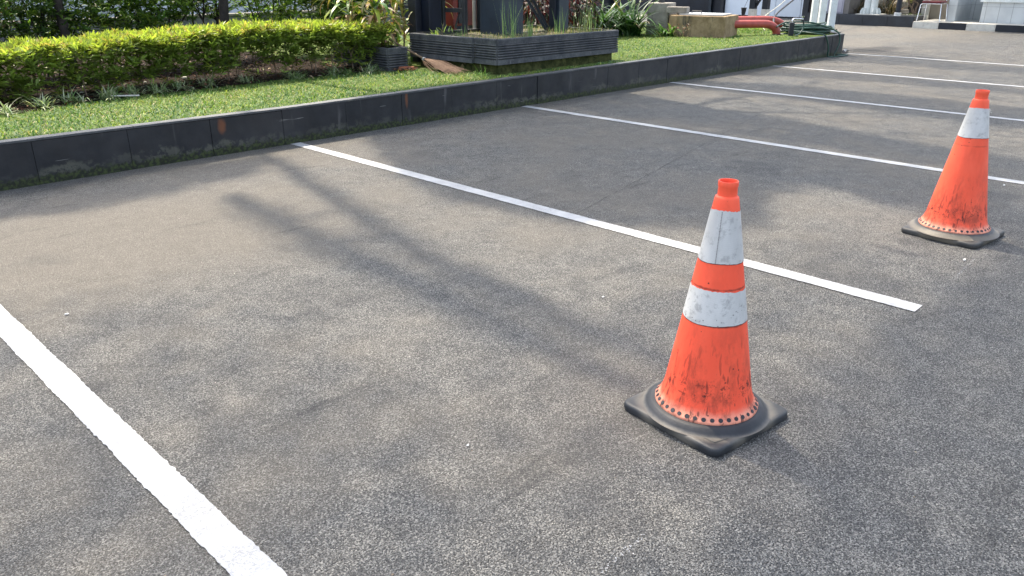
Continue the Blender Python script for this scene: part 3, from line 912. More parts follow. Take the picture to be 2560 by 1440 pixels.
# the small one
t, edge = planter('small narrow ribbed stone planter at the hedge end holding the dry corn plants', 5.665, 5.94, 7.46, 8.53, 0.27, 0.545, 1, 1)
edge('side_panel', [(5.665, 7.463), (5.937, 7.463)], (0, -1))
edge('side_panel', [(5.665, 8.53), (5.665, 7.466)], (-1, 0))
edge('side_panel', [(5.94, 7.466), (5.94, 8.53)], (1, 0))
edge('side_panel', [(5.937, 8.533), (5.665, 8.533)], (0, 1))
MB().span(5.69, 5.915, 7.49, 8.5, 0.3, 0.50).build('soil_fill', M['wet_soil'], t)
# the big one
PX0, PX1, PY0, PY1 = 6.25, 8.385, 6.30, 7.70
t, edge = planter('large ribbed stone planter on a mossy plinth around the navy steel columns', PX0, PX1, PY0, PY1, 0.402, 0.673, 2, 2)
edge('side_panel', [(PX0 + 0.003, PY0), (7.318, PY0)], (0, -1))
edge('side_panel', [(7.322, PY0), (PX1 - 0.003, PY0)], (0, -1))
edge('side_panel', [(PX0, 6.645), (PX0, PY0 + 0.003)], (-1, 0))
edge('side_panel', [(PX0 - 0.035, PY1 + 0.02), (PX0 - 0.035, 6.65)], (-1, 0))
edge('side_panel', [(PX1, PY0 + 0.003), (PX1, PY1 + 0.02)], (1, 0))
edge('side_panel', [(PX1 - 0.003, PY1 + 0.023), (PX0 - 0.03, PY1 + 0.023)], (0, 1))
MB().span(PX0 + 0.03, PX1 - 0.03, PY0 + 0.03, PY1 - 0.01, 0.41, 0.635).build('soil_fill', M['wet_soil'], t)
mb = MB(); mb.span(PX0 + 0.045, PX1 - 0.06, PY0 + 0.03, PY1 - 0.04, 0.2, 0.4005)
mb.build('plinth', M['plinth'], t, bevel=0.012)
bx = rng.uniform(PX0 + 0.04, PX1 - 0.05, 2600); by = PY0 + 0.03 + rng.random(2600) ** 1.5 * 1.3
V, Fc, C = ribbons(np.stack([bx, by, np.full(2600, 0.634)], 1), rng.uniform(0, 6.28, 2600), rng.uniform(0.6, 1.5, 2600), rng.uniform(0.02, 0.06, 2600) * (1 + (bx > 7.7) * 0.8), rng.uniform(0.003, 0.006, 2600), rng.uniform(0.2, 1.2, 2600),
                   pick([(0.14, 0.19, 0.05), (0.30, 0.28, 0.12), (0.42, 0.36, 0.22), (0.08, 0.15, 0.05)], 2600), K=2)
tag(np_mesh('planter_weeds', V, Fc, C, M['grass']), 'short weedy grass growing on the soil of the large ribbed planter', 'grass', kind='stuff')

def reeds(label, x, y, n, L, spread, cols):
    b = np.stack([x + rng.normal(size=n) * spread, y + rng.normal(size=n) * spread * 0.5, np.full(n, 0.632)], 1)
    V, Fc, C = ribbons(b, rng.uniform(0, 6.28, n), rng.uniform(1.2, 1.55, n), rng.uniform(L[0], L[1], n), rng.uniform(0.004, 0.0065, n), rng.normal(size=n) * 0.25, pick(cols, n, 0.25), K=4, taper=0.6)
    # turn some of the ribbons edge-on copies so they read as round stalks
    V2, F2, C2 = ribbons(b, rng.uniform(0, 6.28, n) + 1.57, rng.uniform(1.3, 1.6, n), rng.uniform(L[0], L[1], n) * 0.8, rng.uniform(0.003, 0.005, n), rng.normal(size=n) * 0.2, pick(cols, n, 0.25), K=4, taper=0.6)
    V, Fc, C = cat_parts([(V, Fc, C), (V2, F2, C2)])
    tag(np_mesh('reed_clump', V, Fc, C, M['grass'], None, (x, y, 0.632)), label, 'plant', 'reed clumps in the large planter')
RC = [(0.16, 0.28, 0.09), (0.24, 0.35, 0.13), (0.12, 0.22, 0.08)]
reeds('tallest dense clump of green reeds in front of the widest navy column', 6.55, 6.42, 20, (0.2, 0.52), 0.06, RC)
reeds('shorter green reed clump right of the tallest clump in the planter', 6.95, 6.48, 20, (0.12, 0.30), 0.035, RC)
reeds('few thin stalks before the right navy column and brace', 7.5, 6.5, 14, (0.1, 0.36), 0.045, RC)
reeds('pale yellow green reeds at the right end of the large planter', 8.15, 6.62, 30, (0.14, 0.46), 0.12, [(0.20, 0.28, 0.12), (0.28, 0.32, 0.14), (0.14, 0.24, 0.09)])
reeds('sparse stalks at the left rim of the large planter', 6.36, 7.0, 10, (0.06, 0.2), 0.05, RC)

# broad weed on the planter's left rim
w = thing('broadleaf_weed', 'leafy green weed with one brown leaf on the left rim of the large planter', 'plant', (6.33, 7.32, 0.63))
tuft('x', 6.33, 7.36, 0.63, 14, (0.08, 0.17), (0.016, 0.026), [(0.20, 0.30, 0.09), (0.30, 0.36, 0.14)], '', '', None, M['strap'], el=(0.6, 1.5), bend=(0.4, 1.4), part=w)
tuft('x', 6.30, 7.20, 0.70, 9, (0.06, 0.13), (0.014, 0.024), [(0.24, 0.34, 0.12)], '', '', None, M['strap'], el=(0.4, 1.4), bend=(0.2, 1.2), part=w)
MB().tube([(6.33, 7.3, 0.62), (6.32, 7.27, 0.72), (6.33, 7.25, 0.80)], [0.006, 0.005, 0.003], 6).build('stem', M['twig'], w)

# corn-like plants in and behind the small planter
def corn(label, x, y, z, n, H, brown, zs=(0.1, 1.0)):
    n = int(n * 2.4)
    c = thing('corn_plant', label, 'plant', (x, y, z), 'broad leaved corn plants behind the small planter')
    mb = MB(); mb.tube([(x, y, z), (x + rng.normal() * 0.03, y, z + H * 0.5), (x + rng.normal() * 0.05, y, z + H)], [0.013, 0.011, 0.006], 7)
    mb.build('stalk', M['twig'], c, smooth=True)
    b = np.stack([np.full(n, x), np.full(n, y), z + H * rng.uniform(zs[0], zs[1], n)], 1)
    low = (b[:, 2] - z) / H
    fresh = pick([(0.075, 0.16, 0.03), (0.16, 0.26, 0.04), (0.28, 0.36, 0.05)], n)
    dryc = pick([(0.34, 0.24, 0.12), (0.46, 0.34, 0.20), (0.24, 0.14, 0.07)], n)
    isb = (rng.random(n) < brown + (low < 0.45) * 0.35)[:, None]
    col = np.where(isb, dryc, fresh)
    tipc = np.where(rng.random((n, 1)) < 0.35, dryc, col)
    V, Fc, C = ribbons(b, rng.uniform(0, 6.28, n), rng.uniform(0.5, 1.25, n), rng.uniform(0.28, 0.6, n), rng.uniform(0.045, 0.085, n), rng.uniform(1.4, 3.0, n), col, K=8, tipcol=tipc)
    np_mesh('leaves', V, Fc, C, M['strap'], c)
corn('drying corn plant rooted in the small ribbed planter, brown lower leaves', 5.80, 7.86, 0.5, 16, 0.62, 0.35)
corn('corn plant with pale tan leaves behind the broom handle', 6.12, 8.15, 0.31, 15, 0.85, 0.40)
corn('dark green corn plant rising behind the hedge end', 6.05, 8.75, 0.31, 17, 1.1, 0.12)
corn('yellow green corn plant just left of the large planter', 6.62, 8.55, 0.31, 18, 1.0, 0.15)
corn('corn plant with drooping browned leaf tips against the left navy column', 6.75, 8.1, 0.31, 15, 0.9, 0.22)
corn('green corn plant at the back of the small planter', 5.82, 8.35, 0.5, 14, 0.8, 0.15)
corn('corn plant deepest in the corner behind the large planter', 7.2, 9.1, 0.31, 16, 1.1, 0.12)

# ------------------------------------------------------------------ navy steel tower legs in the planter
tw = thing('steel_tower', 'navy steel tower legs with braces standing in the large planter', 'tower', (7.2, 7.1, 0.63))
def post(x0, x1, y0, y1, mat='navy', z0=0.60, z1=4.2, nm='column'):
    MB().span(x0, x1, y0, y1, z0, z1).build(nm, M[mat], tw, bevel=0.006)
post(7.05, 7.445, 7.045, 7.40, z0=0.6)                 # wide front column
post(7.975, 8.01, 7.0, 7.10, 'navy_dark')
post(8.013, 8.20, 6.96, 7.09, 'navy')
post(6.60, 6.80, 7.82, 8.0, 'navy_dark', z0=0.3)
post(6.50, 6.595, 7.96, 8.1, 'black', z0=0.3)
MB().tube([(7.42, 7.74, 0.5), (7.42, 7.74, 4.2)], 0.075, 20).build('round_column', M['navy_dark'], tw, smooth=True)
MB().tube([(7.335, 7.80, 0.5), (7.335, 7.80, 4.2)], 0.026, 12).build('sunlit_edge_strip', M['sunlit_edge'], tw, smooth=True)  # thin added strip, pale colour stands in for sunlight on the round column's edge
post(7.47, 7.60, 7.60, 7.72, 'navy_dark')
for (xa, ya, xb, yb, tt) in ((7.50, 6.85, 7.97, 7.085, 0.0), (7.62, 6.9, 8.0, 7.12, 0.05)):
    MB().tube([(xb + tt, yb, 0.62), (xa - 0.9, ya, 3.2)] if False else [(xb + tt, yb, 0.60), (7.38 + tt * 2.2, 7.0, 1.12), (6.6 + tt, 6.9, 1.8)], 0.024, 4).build('brace', M['navy'], tw)
MB().span(7.25, 8.0, 7.06, 7.085, 0.635, 0.655).build('foot_rail', M['grey_steel'], tw)
# ladder-like frame
fr = thing('ladder_frame', 'grey steel ladder frame with one thick rung left of the navy columns', 'ladder', (6.9, 7.7, 0.6))
MB().span(6.905, 6.955, 7.52, 7.57, 0.60, 3.2).build('rail', M['grey_steel'], fr, bevel=0.004)
MB().span(6.86, 6.905, 7.865, 7.905, 0.60, 3.2).build('rail', M['grey_steel'], fr, bevel=0.004)
for z, h in ((0.905, 0.05), (0.665, 0.012), (1.25, 0.05), (1.6, 0.05), (1.95, 0.05)):
    MB().add([(6.93, 7.571, z - h / 2), (6.93, 7.571, z + h / 2), (6.885, 7.864, z + h / 2), (6.885, 7.864, z - h / 2),
              (6.96, 7.571, z - h / 2), (6.96, 7.571, z + h / 2), (6.915, 7.864, z + h / 2), (6.915, 7.864, z - h / 2)],
             [(0, 1, 2, 3), (4, 7, 6, 5), (0, 4, 5, 1), (1, 5, 6, 2), (2, 6, 7, 3), (3, 7, 4, 0)]).build('rung', M['grey_steel'], fr)
MB().tube([(6.93, 7.72, 0.70), (6.99, 7.60, 1.10), (7.02, 7.55, 1.4)], 0.012, 6).build('diagonal_strut', M['grey_steel'], fr)
# red cabinet behind
rc = thing('red_cabinet', 'dark red steel cabinet half hidden behind the ladder frame', 'cabinet', (8.3, 9.1, 0.30))
MB().span(7.95, 8.62, 8.9, 9.3, 0.62, 1.7).build('body', M['red_paint'], rc, bevel=0.01)
MB().span(8.05, 8.22, 8.885, 8.899, 0.66, 1.65).build('door_gap', M['black'], rc)
for x in (7.98, 8.55):
    MB().span(x, x + 0.05, 8.92, 8.97, 0.30, 0.6195).build('leg', M['red_paint'], rc)
MB().tube([(7.95, 8.95, 0.5), (8.65, 8.95, 0.5)], 0.02, 8).build('crossbar', M['grey_steel'], rc)

# ------------------------------------------------------------------ broom, brick, litter
bm_ = thing('broom', 'twig broom with pale stick handle and white binding leaning on the small planter', 'broom', (6.0, 7.0, 0.31))
MB().tube([(6.055, 7.93, 0.60), (6.14, 7.66, 0.475), (6.21, 7.46, 0.385)], 0.0135, 8).build('handle', M['stick'], bm_, smooth=True)
A0 = Vector((6.205, 7.475, 0.39)); A1 = Vector((5.90, 6.50, 0.318))
ax = (A1 - A0).normalized(); sd = ax.cross(Vector((0, 0, 1))).normalized()
MB().tube([A0 - ax * 0.03, A0 - ax * 0.012, A0 + ax * 0.012, A0 + ax * 0.03], [0.020, 0.0235, 0.0235, 0.022], 12).build('binding', M['white_cloth'], bm_, smooth=True)
mb = MB()
for i in range(150):
    s = rng.normal() * 0.45; h = rng.random()
    L = rng.uniform(0.62, 1.0) * 0.98
    e = A0 + ax * L + sd * (s * 0.155) ; e.z = 0.312 + h * 0.035 + 0.03 * (1 - abs(s)) * (1 - L)
    st = A0 + sd * (s * 0.014) + Vector((0, 0, (h - 0.5) * 0.03))
    mid = st.lerp(e, 0.45) + sd * (s * 0.02) + Vector((0, 0, 0.012 + 0.01 * h)) + Vector((rng.normal() * 0.004, rng.normal() * 0.004, 0))
    q = st.lerp(e, 0.8) + sd * rng.normal() * 0.006
    r = rng.uniform(0.0012, 0.0034)
    mb.tube([st, mid, q, e], [r, r, r * 0.8, r * 0.5], 3, cap=False)
mb.build('bristles', M['bristle'], bm_)

def rock(name, mat, c, size, label, cat, group=None, seg=(10, 7), rough=0.14, rz=0.0):
    mb = MB(); vs = []; fs = []
    ns, nr_ = seg
    ph = rng.uniform(0, 6, 6)
    for i in range(nr_ + 1):
        th = math.pi * i / nr_
        for k in range(ns):
            a = 2 * math.pi * k / ns
            p = Vector((math.sin(th) * math.cos(a), math.sin(th) * math.sin(a), math.cos(th)))
            # squarish superellipsoid with lumps
            p = Vector([math.copysign(abs(q) ** 0.75, q) for q in p])
            p *= 1 + rough * (math.sin(p.x * 4 + ph[0]) * math.sin(p.y * 5 + ph[1]) + 0.6 * math.sin(p.z * 6 + ph[2]))
            x, y = p.x * size[0], p.y * size[1]
            vs.append((c[0] + x * math.cos(rz) - y * math.sin(rz), c[1] + x * math.sin(rz) + y * math.cos(rz), c[2] + p.z * size[2]))
    for i in range(nr_):
        for k in range(ns):
            a = i * ns + k; b = i * ns + (k + 1) % ns
            fs.append((a, a + ns, b + ns, b))
    mb.add(vs, fs)
    o = mb.build(name, mat, None, smooth=True, origin=(c[0], c[1], c[2] - size[2]))
    return tag(o, label, cat, group)
rock('brick_piece', M['brick'], (5.86, 7.37, 0.315), (0.10, 0.045, 0.028), 'broken terracotta brick piece at the foot of the small planter', 'brick', rz=-0.5)
for i, (x, y, s, w) in enumerate(((3.679, 8.3, 0.028, 'white stone on the leaf litter under the hedge, rightmost'), (2.687, 8.3, 0.022, 'white stone under the hedge at its left part'),
                                  (2.55, 7.95, 0.02, 'small white stone on dry leaves near the left edge'), (3.25, 8.25, 0.016, 'small white stone between hedge stems'))):
    rock('white_stone', M['white_dirty'], (x, y, 0.315), (s, s * 0.7, s * 0.7), w, 'stone', 'white stones under the hedge', rz=i)
o = MB().tube([(2.60, 7.50, 0.325), (2.86, 7.44, 0.31)], 0.0075, 7).build('white_stick', M['white_dirty'], origin=(2.7, 7.47, 0.31))
tag(o, 'short whitish stick lying among the spider plants on the left', 'stick')
# weedy grass tufts at the plinth and the hedge foot
tuft('grass_tuft', 6.06, 6.36, 0.30, 60, (0.08, 0.20), (0.004, 0.007), [(0.09, 0.19, 0.04), (0.16, 0.27, 0.06)], 'tall dark green grass tuft at the left corner of the mossy plinth', 'grass', 'grass tufts by the planters', M['grass'], spread=0.06)
tuft('grass_tuft', 5.15, 7.55, 0.30, 60, (0.06, 0.16), (0.004, 0.007), [(0.12, 0.22, 0.06), (0.20, 0.30, 0.10)], 'loose grass tuft at the hedge foot left of the small planter', 'grass', 'grass tufts by the planters', M['grass'], spread=0.04)
tuft('grass_tuft', 4.6, 7.6, 0.30, 50, (0.05, 0.13), (0.004, 0.007), [(0.12, 0.22, 0.06), (0.20, 0.30, 0.10)], 'loose grass tuft at the hedge foot near its middle', 'grass', 'grass tufts by the planters', M['grass'], spread=0.035)
for (x, y) in ((7.95, 6.2), (8.15, 6.19)):
    tuft('creeper_weed', x, y, 0.30, 22, (0.03, 0.07), (0.012, 0.018), [(0.10, 0.2, 0.08), (0.16, 0.26, 0.10)], 'small creeping weed on the plinth near its right end' if x > 8 else 'small creeping weed at the plinth left of the right end', 'plant', 'creeping weeds at the plinth', M['grass'], spread=0.025)

# ------------------------------------------------------------------ crotons and strap-leaf plants
def croton(x, y, h, n, label):
    c = thing('croton_bush', label, 'shrub', (x, y, 0.30), 'dark red croton bushes')
    P = unit(rng.normal(size=(n, 3))) * rng.random((n, 1)) ** 0.4
    b = np.stack([x + P[:, 0] * 0.32, y + P[:, 1] * 0.3, 0.31 + h / 2 + P[:, 2] * h / 2], 1)
    col = pick([(0.10, 0.014, 0.013), (0.035, 0.008, 0.010), (0.03, 0.05, 0.022), (0.14, 0.10, 0.085), (0.05, 0.065, 0.045), (0.012, 0.009, 0.008)], n, 0.3, p=[.20, .30, .14, .03, .09, .24])
    V, Fc, C = leaves(b, unit(P + np.array([0, -0.3, -0.25]) + rng.normal(size=(n, 3)) * 0.4), rng.uniform(0.07, 0.14, n), rng.uniform(0.025, 0.05, n), col, fold=0.15, droop=0.5)
    np_mesh('foliage', V, Fc, C, M['leaf'], c)
    for q in range(3):
        MB().tube([(x + rng.normal() * 0.05, y, 0.30), (x + rng.normal() * 0.15, y, 0.31 + h * 0.8)], [0.012, 0.006], 5).build('stem', M['darkbark'], c)
croton(9.35, 8.55, 0.95, 520, 'dark red croton bush seen between the widest navy column and the braces')
croton(10.0, 8.8, 1.0, 520, 'dark red croton bush seen between the brace and the right navy column')
croton(10.6, 8.75, 0.9, 560, 'dark red and grey green croton bush right of the right navy column')
croton(10.3, 9.7, 1.3, 480, 'tall croton bush deepest behind the navy columns')
rock('garden_boulder', M['boulder'], (9.3, 8.1, 0.38), (0.16, 0.12, 0.12), 'brownish rock behind the planter between the navy columns', 'rock')

def lily(x, y, n, label, L=(0.5, 0.95), cols=((0.016, 0.05, 0.014), (0.03, 0.08, 0.02), (0.06, 0.13, 0.035))):
    n = int(n * 2.2)
    b = np.stack([x + rng.normal(size=n) * 0.07, y + rng.normal(size=n) * 0.07, np.full(n, 0.31)], 1)
    tipc = np.where(rng.random((n, 1)) < 0.12, np.array([[0.40, 0.30, 0.16]]), np.array([[0.08, 0.15, 0.04]]))
    V, Fc, C = ribbons(b, rng.uniform(0, 6.28, n), rng.uniform(0.75, 1.45, n), rng.uniform(L[0], L[1], n), rng.uniform(0.035, 0.06, n), rng.uniform(0.8, 2.4, n), pick(list(cols), n, 0.25), K=8, tipcol=tipc)
    tag(np_mesh('strap_lily', V, Fc, C, M['strap'], None, (x, y, 0.31)), label, 'plant', 'strap leaved lilies')
lily(11.15, 8.75, 46, 'dark green strap leaved lily clump right of the crotons')
lily(11.75, 8.55, 50, 'largest strap leaved lily clump, middle of the row before the concrete pillar')
lily(12.0, 9.1, 46, 'strap leaved lily clump deepest, left of the concrete pillar')
lily(11.3, 9.4, 40, 'strap leaved lily clump behind the others near the dark doorway')
lily(12.05, 8.05, 20, 'small bright strap leaved plant in front of the concrete pillar', (0.22, 0.4), ((0.10, 0.22, 0.04), (0.07, 0.18, 0.03)))
# pale withered weed before the chamber
w = thing('withered_weed', 'withered weed with pale tan leaves in front of the concrete chamber', 'plant', (11.95, 7.72, 0.31))
mb = MB()
ends = []
for q in range(5):
    a = rng.uniform(-0.5, 0.5)
    e = (11.93 + rng.normal() * 0.03, 7.70 + a * 0.42, 0.31 + rng.uniform(0.12, 0.27))
    mb.tube([(11.95, 7.68, 0.305), (11.95, 7.69 + a * 0.15, 0.40), e], [0.006, 0.005, 0.003], 5); ends.append(e)
mb.build('stem', M['bark'], w)
E_ = np.repeat(np.array(ends), 6, 0)
V, Fc, C = leaves(E_ + rng.normal(size=E_.shape) * 0.03, unit(rng.normal(size=E_.shape) + np.array([-0.2, 0, 0.3])), rng.uniform(0.04, 0.07, len(E_)), rng.uniform(0.014, 0.024, len(E_)), pick([(0.46, 0.37, 0.26), (0.36, 0.28, 0.18), (0.28, 0.10, 0.07)], len(E_)), droop=0.3)
np_mesh('leaves', V, Fc, C, M['dry'], w)

# ------------------------------------------------------------------ concrete pillar, chamber, block, pipes
pl = thing('concrete_pillar', 'weathered square concrete pillar stub beside the lilies', 'pillar', (12.45, 8.42, 0.30))
mb = MB(); mb.box((12.45, 8.42, 0.575), (0.40, 0.40, 0.55), rz=0.25, taper=0.96); mb.build('shaft', M['concrete'], pl, bevel=0.015)
MB().tube([(12.40, 8.40, 0.84), (12.40, 8.40, 0.93)], 0.05, 12).build('cap_socket', M['grey_steel'], pl, smooth=True)
ch = thing('concrete_chamber', 'cracked tan concrete chamber with sheet metal lid on the lawn', 'chamber', (12.65, 7.6, 0.30))
cp = [(12.16, 7.90), (12.22, 8.10), (12.46, 8.24), (12.98, 8.12), (13.12, 7.28), (12.36, 7.09)]
cp = cp[::-1]
mb = MB(); mb.prism(cp, 0.28, 0.665); mb.build('body', M['chamber'], ch, bevel=0.012)
mb = MB(); mb.prism([(12.25, 7.92), (12.45, 7.22), (13.02, 7.36), (12.9, 8.03), (12.48, 8.14)][::1], 0.6655, 0.688)
lid = mb.build('lid', M['galv'], ch, bevel=0.003)
MB().tube([(12.42, 7.78, 0.688), (12.42, 7.78, 0.735), (12.46, 7.62, 0.73), (12.46, 7.62, 0.688)], 0.008, 6).build('lid_handle', M['black'], ch)
blk = MB().box((12.35, 8.02, 0.742), (0.17, 0.36, 0.105), rz=0.25).build('concrete_block', M['boulder'], origin=(12.35, 8.02, 0.69), bevel=0.012)
tag(blk, 'tan concrete block resting on the left corner of the chamber lid', 'block')

def pipe(label, pts, r):
    p = thing('red_pipe', label, 'pipe', pts[-1], 'red water pipes')
    MB().tube(pts, r, 20).build('barrel', M['pipe_red'], p, smooth=True)
    return p
def elbow(a, c, b, n=9):
    a, c, b = Vector(a), Vector(c), Vector(b)
    return [((1 - t) ** 2) * a + 2 * t * (1 - t) * c + t * t * b for t in [i / n for i in range(n + 1)]]
pp = pipe('front red oxide pipe leaving the chamber and bending down into the grass', [(12.72, 7.46, 0.515), (13.0, 7.245, 0.515), (13.25, 7.07, 0.515)] + elbow((13.38, 6.98, 0.515), (13.63, 6.80, 0.515), (13.63, 6.80, 0.33)) + [(13.63, 6.80, 0.27)], 0.067)
MB().tube([(13.63, 6.80, 0.345), (13.63, 6.80, 0.325)], 0.075, 20).build('collar', M['bark'], pp, smooth=True)
pp = pipe('rear red oxide pipe running behind the front one from the chamber', [(13.02, 8.12, 0.52), (14.05, 7.92, 0.52), (14.42, 7.66, 0.52)] + elbow((14.55, 7.57, 0.52), (14.86, 7.34, 0.52), (14.90, 7.30, 0.36)) + [(14.90, 7.30, 0.27)], 0.067)
# low shrubs under the pipes
for (x, y, w) in ((13.35, 7.55, 'left'), (13.75, 7.35, 'right')):
    s = thing('ground_shrub', 'low leafy ground shrub under the red pipes, on the ' + w, 'plant', (x, y, 0.31), 'ground shrubs under the pipes')
    n = 150
    P = np.stack([x + rng.normal(size=n) * 0.16, y + rng.normal(size=n) * 0.14, 0.31 + rng.random(n) * 0.10], 1)
    V, Fc, C = sprigs(P, 1, pick([(0.16, 0.25, 0.035), (0.08, 0.16, 0.025)], n), (0.02, 0.04))
    np_mesh('foliage', V, Fc, C, M['leaf'], s)

# tap on its black stub
tp = thing('water_tap', 'chrome water tap on a short black post at the kerb end', 'tap', (13.55, 6.50, 0.32))
MB().box((13.55, 6.50, 0.43), (0.10, 0.075, 0.24), rz=0.6).build('post', M['black'], tp, bevel=0.005)
sd_ = Vector((0.70, -0.72, 0)).normalized()
B0 = Vector((13.55, 6.50, 0.55))
pts = [B0 + Vector((0, 0, 0.0)), B0 + Vector((0, 0, 0.035)), B0 + sd_ * 0.012 + Vector((0, 0, 0.055)), B0 + sd_ * 0.035 + Vector((0, 0, 0.063)), B0 + sd_ * 0.12 + Vector((0, 0, 0.06)), B0 + sd_ * 0.18 + Vector((0, 0, 0.055))]
MB().tube(pts, [0.013] * 4 + [0.015, 0.017], 10).build('spout', M['chrome'], tp, smooth=True)
MB().tube([B0 + sd_ * 0.17 + Vector((0, 0, 0.065)), B0 + sd_ * 0.17 + Vector((0, 0, 0.085)), B0 + sd_ * 0.17 + Vector((0, 0, 0.105))], [0.01, 0.02, 0.03], 10).build('tap_handle', M['chrome'], tp, smooth=True)
MB().tube([B0 + sd_ * 0.18 + Vector((0, 0, 0.05)), B0 + sd_ * 0.19 + Vector((0, 0, 0.0))], 0.014, 8).build('outlet', M['black'], tp, smooth=True)

# hose: piled coils, a drop from the tap and two loops hanging over the kerb
hs = thing('garden_hose', 'dark green garden hose piled in coils with loops hanging over the kerb', 'hose', (14.1, 6.6, 0.35))
def smooth_pts(P, n=8):
    out = []
    P = [Vector(p) for p in P]
    for i in range(len(P) - 1):
        p0 = P[max(i - 1, 0)]; p1 = P[i]; p2 = P[i + 1]; p3 = P[min(i + 2, len(P) - 1)]
        for k in range(n):
            t = k / n
            out.append(0.5 * ((2 * p1) + (-p0 + p2) * t + (2 * p0 - 5 * p1 + 4 * p2 - p3) * t * t + (-p0 + 3 * p1 - 3 * p2 + p3) * t ** 3))
    out.append(P[-1])
    return out
mb = MB()
hr = 0.0125
pile = []
for i in range(15):
    cx = 14.28 + rng.normal() * 0.05; cy = 6.60 + rng.normal() * 0.05
    ra = rng.uniform(0.36, 0.50); rb = rng.uniform(0.20, 0.34); th = -0.62 + rng.normal() * 0.16
    z = 0.357 + 0.011 * i * (0.65 + 0.35 * rng.random())
    ph = rng.uniform(0, 6.28); tilt = rng.normal() * 0.03
    for k in range(34):
        a = ph + 2 * math.pi * k / 34
        u, v = math.cos(a) * ra, math.sin(a) * rb
        x = cx + u * math.cos(th) - v * math.sin(th); y = cy + u * math.sin(th) + v * math.cos(th)
        pile.append((x, max(y, KY + 0.03), z + tilt * math.cos(a) + 0.012 * math.sin(3 * a + i)))
    
mb.tube(pile, hr, 8)
mb.build('coils', M['hose'], hs, smooth=True)
mb = MB()
mb.tube(smooth_pts([B0 + sd_ * 0.19 + Vector((0, 0, 0.02)), B0 + sd_ * 0.205 + Vector((0, 0, -0.06)), B0 + sd_ * 0.16 + Vector((-0.02, -0.03, -0.14)), (13.55, 6.36, 0.365), (13.35, 6.34, 0.35)]), hr, 8)
mb.build('tap_lead', M['hose'], hs, smooth=True)
mb = MB()
mb.tube(smooth_pts([(13.75, 6.55, 0.40), (13.62, 6.28, 0.40), (13.60, 6.08, 0.388), (13.66, 5.95, 0.366), (13.72, 5.915, 0.27), (13.77, 5.90, 0.13), (13.80, 5.90, 0.014), (14.0, 5.78, 0.014), (14.35, 5.80, 0.014), (14.2, 5.92, 0.02)]), hr, 8)
mb.tube(smooth_pts([(13.5, 6.75, 0.47), (13.85, 6.75, 0.53), (14.15, 6.45, 0.53), (14.2, 6.15, 0.46), (14.2, 5.95, 0.38), (14.2, 5.905, 0.26), (14.12, 5.895, 0.13), (14.02, 5.895, 0.014), (13.95, 5.8, 0.014)]), hr, 8)
mb.build('hanging_loops', M['hose'], hs, smooth=True)
nz = thing('hose_nozzle', 'small metal hose nozzle lying at the kerb corner on the asphalt', 'nozzle', (14.95, 6.06, 0.0))
MB().tube([(14.70, 6.02, 0.03), (14.86, 6.05, 0.034), (14.90, 6.06, 0.03)], [0.028, 0.03, 0.018], 10).build('body', M['chrome'], nz, smooth=True)
MB().tube([(14.90, 6.06, 0.03), (15.05, 6.09, 0.022)], [0.014, 0.02], 10).build('tip', M['stud'], nz, smooth=True)

# three white posts
for (x, y, w) in ((15.93, 7.21, 'leftmost'), (15.50, 6.86, 'middle'), (14.98, 6.44, 'rightmost, nearest the kerb corner')):
    p = thing('white_post', 'white square steel post behind the hose pile, ' + w, 'post', (x, y, 0.30), 'white posts behind the hose')
    MB().box((x, y, 2.0), (0.115, 0.115, 3.32), rz=0.72).build('shaft', M['white_post'], p, bevel=0.012)
    MB().box((x, y, 0.349), (0.19, 0.19, 0.012), rz=0.72).build('base_plate', M['white_post'], p)
    MB().tube([(x + 0.075, y - 0.085, 0.34), (x + 0.075, y - 0.085, 0.385)], 0.014, 8).build('anchor_bolt', M['bark'], p)
    MB().box((x, y, 0.30), (0.30, 0.30, 0.084), rz=0.72).build('footing', M['concrete'], p)
# cables rising to the wall
o = MB().tube(smooth_pts([(13.85, 6.98, 0.36), (14.15, 7.14, 0.47), (15.2, 7.63, 0.60), (17.5, 8.35, 0.86), (22.9, 9.9, 1.6)]), 0.018, 8).build('black_cable', M['stud'], origin=(13.9, 7.0, 0.36), smooth=True)
tag(o, 'thick black cable rising from the pipes towards the far wall', 'cable')
o = MB().tube(smooth_pts([(14.15, 7.3, 0.36), (14.5, 7.55, 0.45), (15.2, 7.86, 0.56), (17.5, 8.6, 0.80), (22.9, 10.4, 1.6)]), 0.008, 6).build('cream_cable', M['cable_white'], origin=(14.2, 7.3, 0.36), smooth=True)
tag(o, 'thin cream cable rising behind the thick black one', 'cable')

# ------------------------------------------------------------------ far side: white panel building, doorway, pillars, far kerb
wb = thing('white_panel_building', 'white panelled building with a dark doorway at the far end', 'building', (25.2, 13.0, 0.0))
yy = [10.9, 11.77, 12.62, 13.45, 14.42]
for a, b in zip(yy[:-1], yy[1:]):
    MB().span(25.0, 25.1, a + 0.008, b - 0.008, 0.05, 3.2).build('wall_panel', M['white_wall'], wb, bevel=0.004)
MB().span(25.02, 25.14, 10.9, 14.4, -0.02, 0.05).build('footing', M['black'], wb)
MB().span(25.15, 25.4, 10.9, 14.4, 0.0, 3.2).build('backing', M['grey_wall'], wb)
MB().span(24.9, 26.2, 14.43, 14.52, 0.0, 3.2).build('door_jamb', M['black'], wb)
MB().span(26.2, 26.3, 14.5, 24.0, 0.0, 3.2).build('dark_door', M['navy_dark'], wb)
MB().span(26.1, 26.2, 15.6, 15.7, 0.0, 3.2).build('door_frame', M['navy'], wb)
MB().span(24.4, 26.6, 10.6, 24.0, 3.2, 3.4).build('roof', M['grey_wall'], wb)
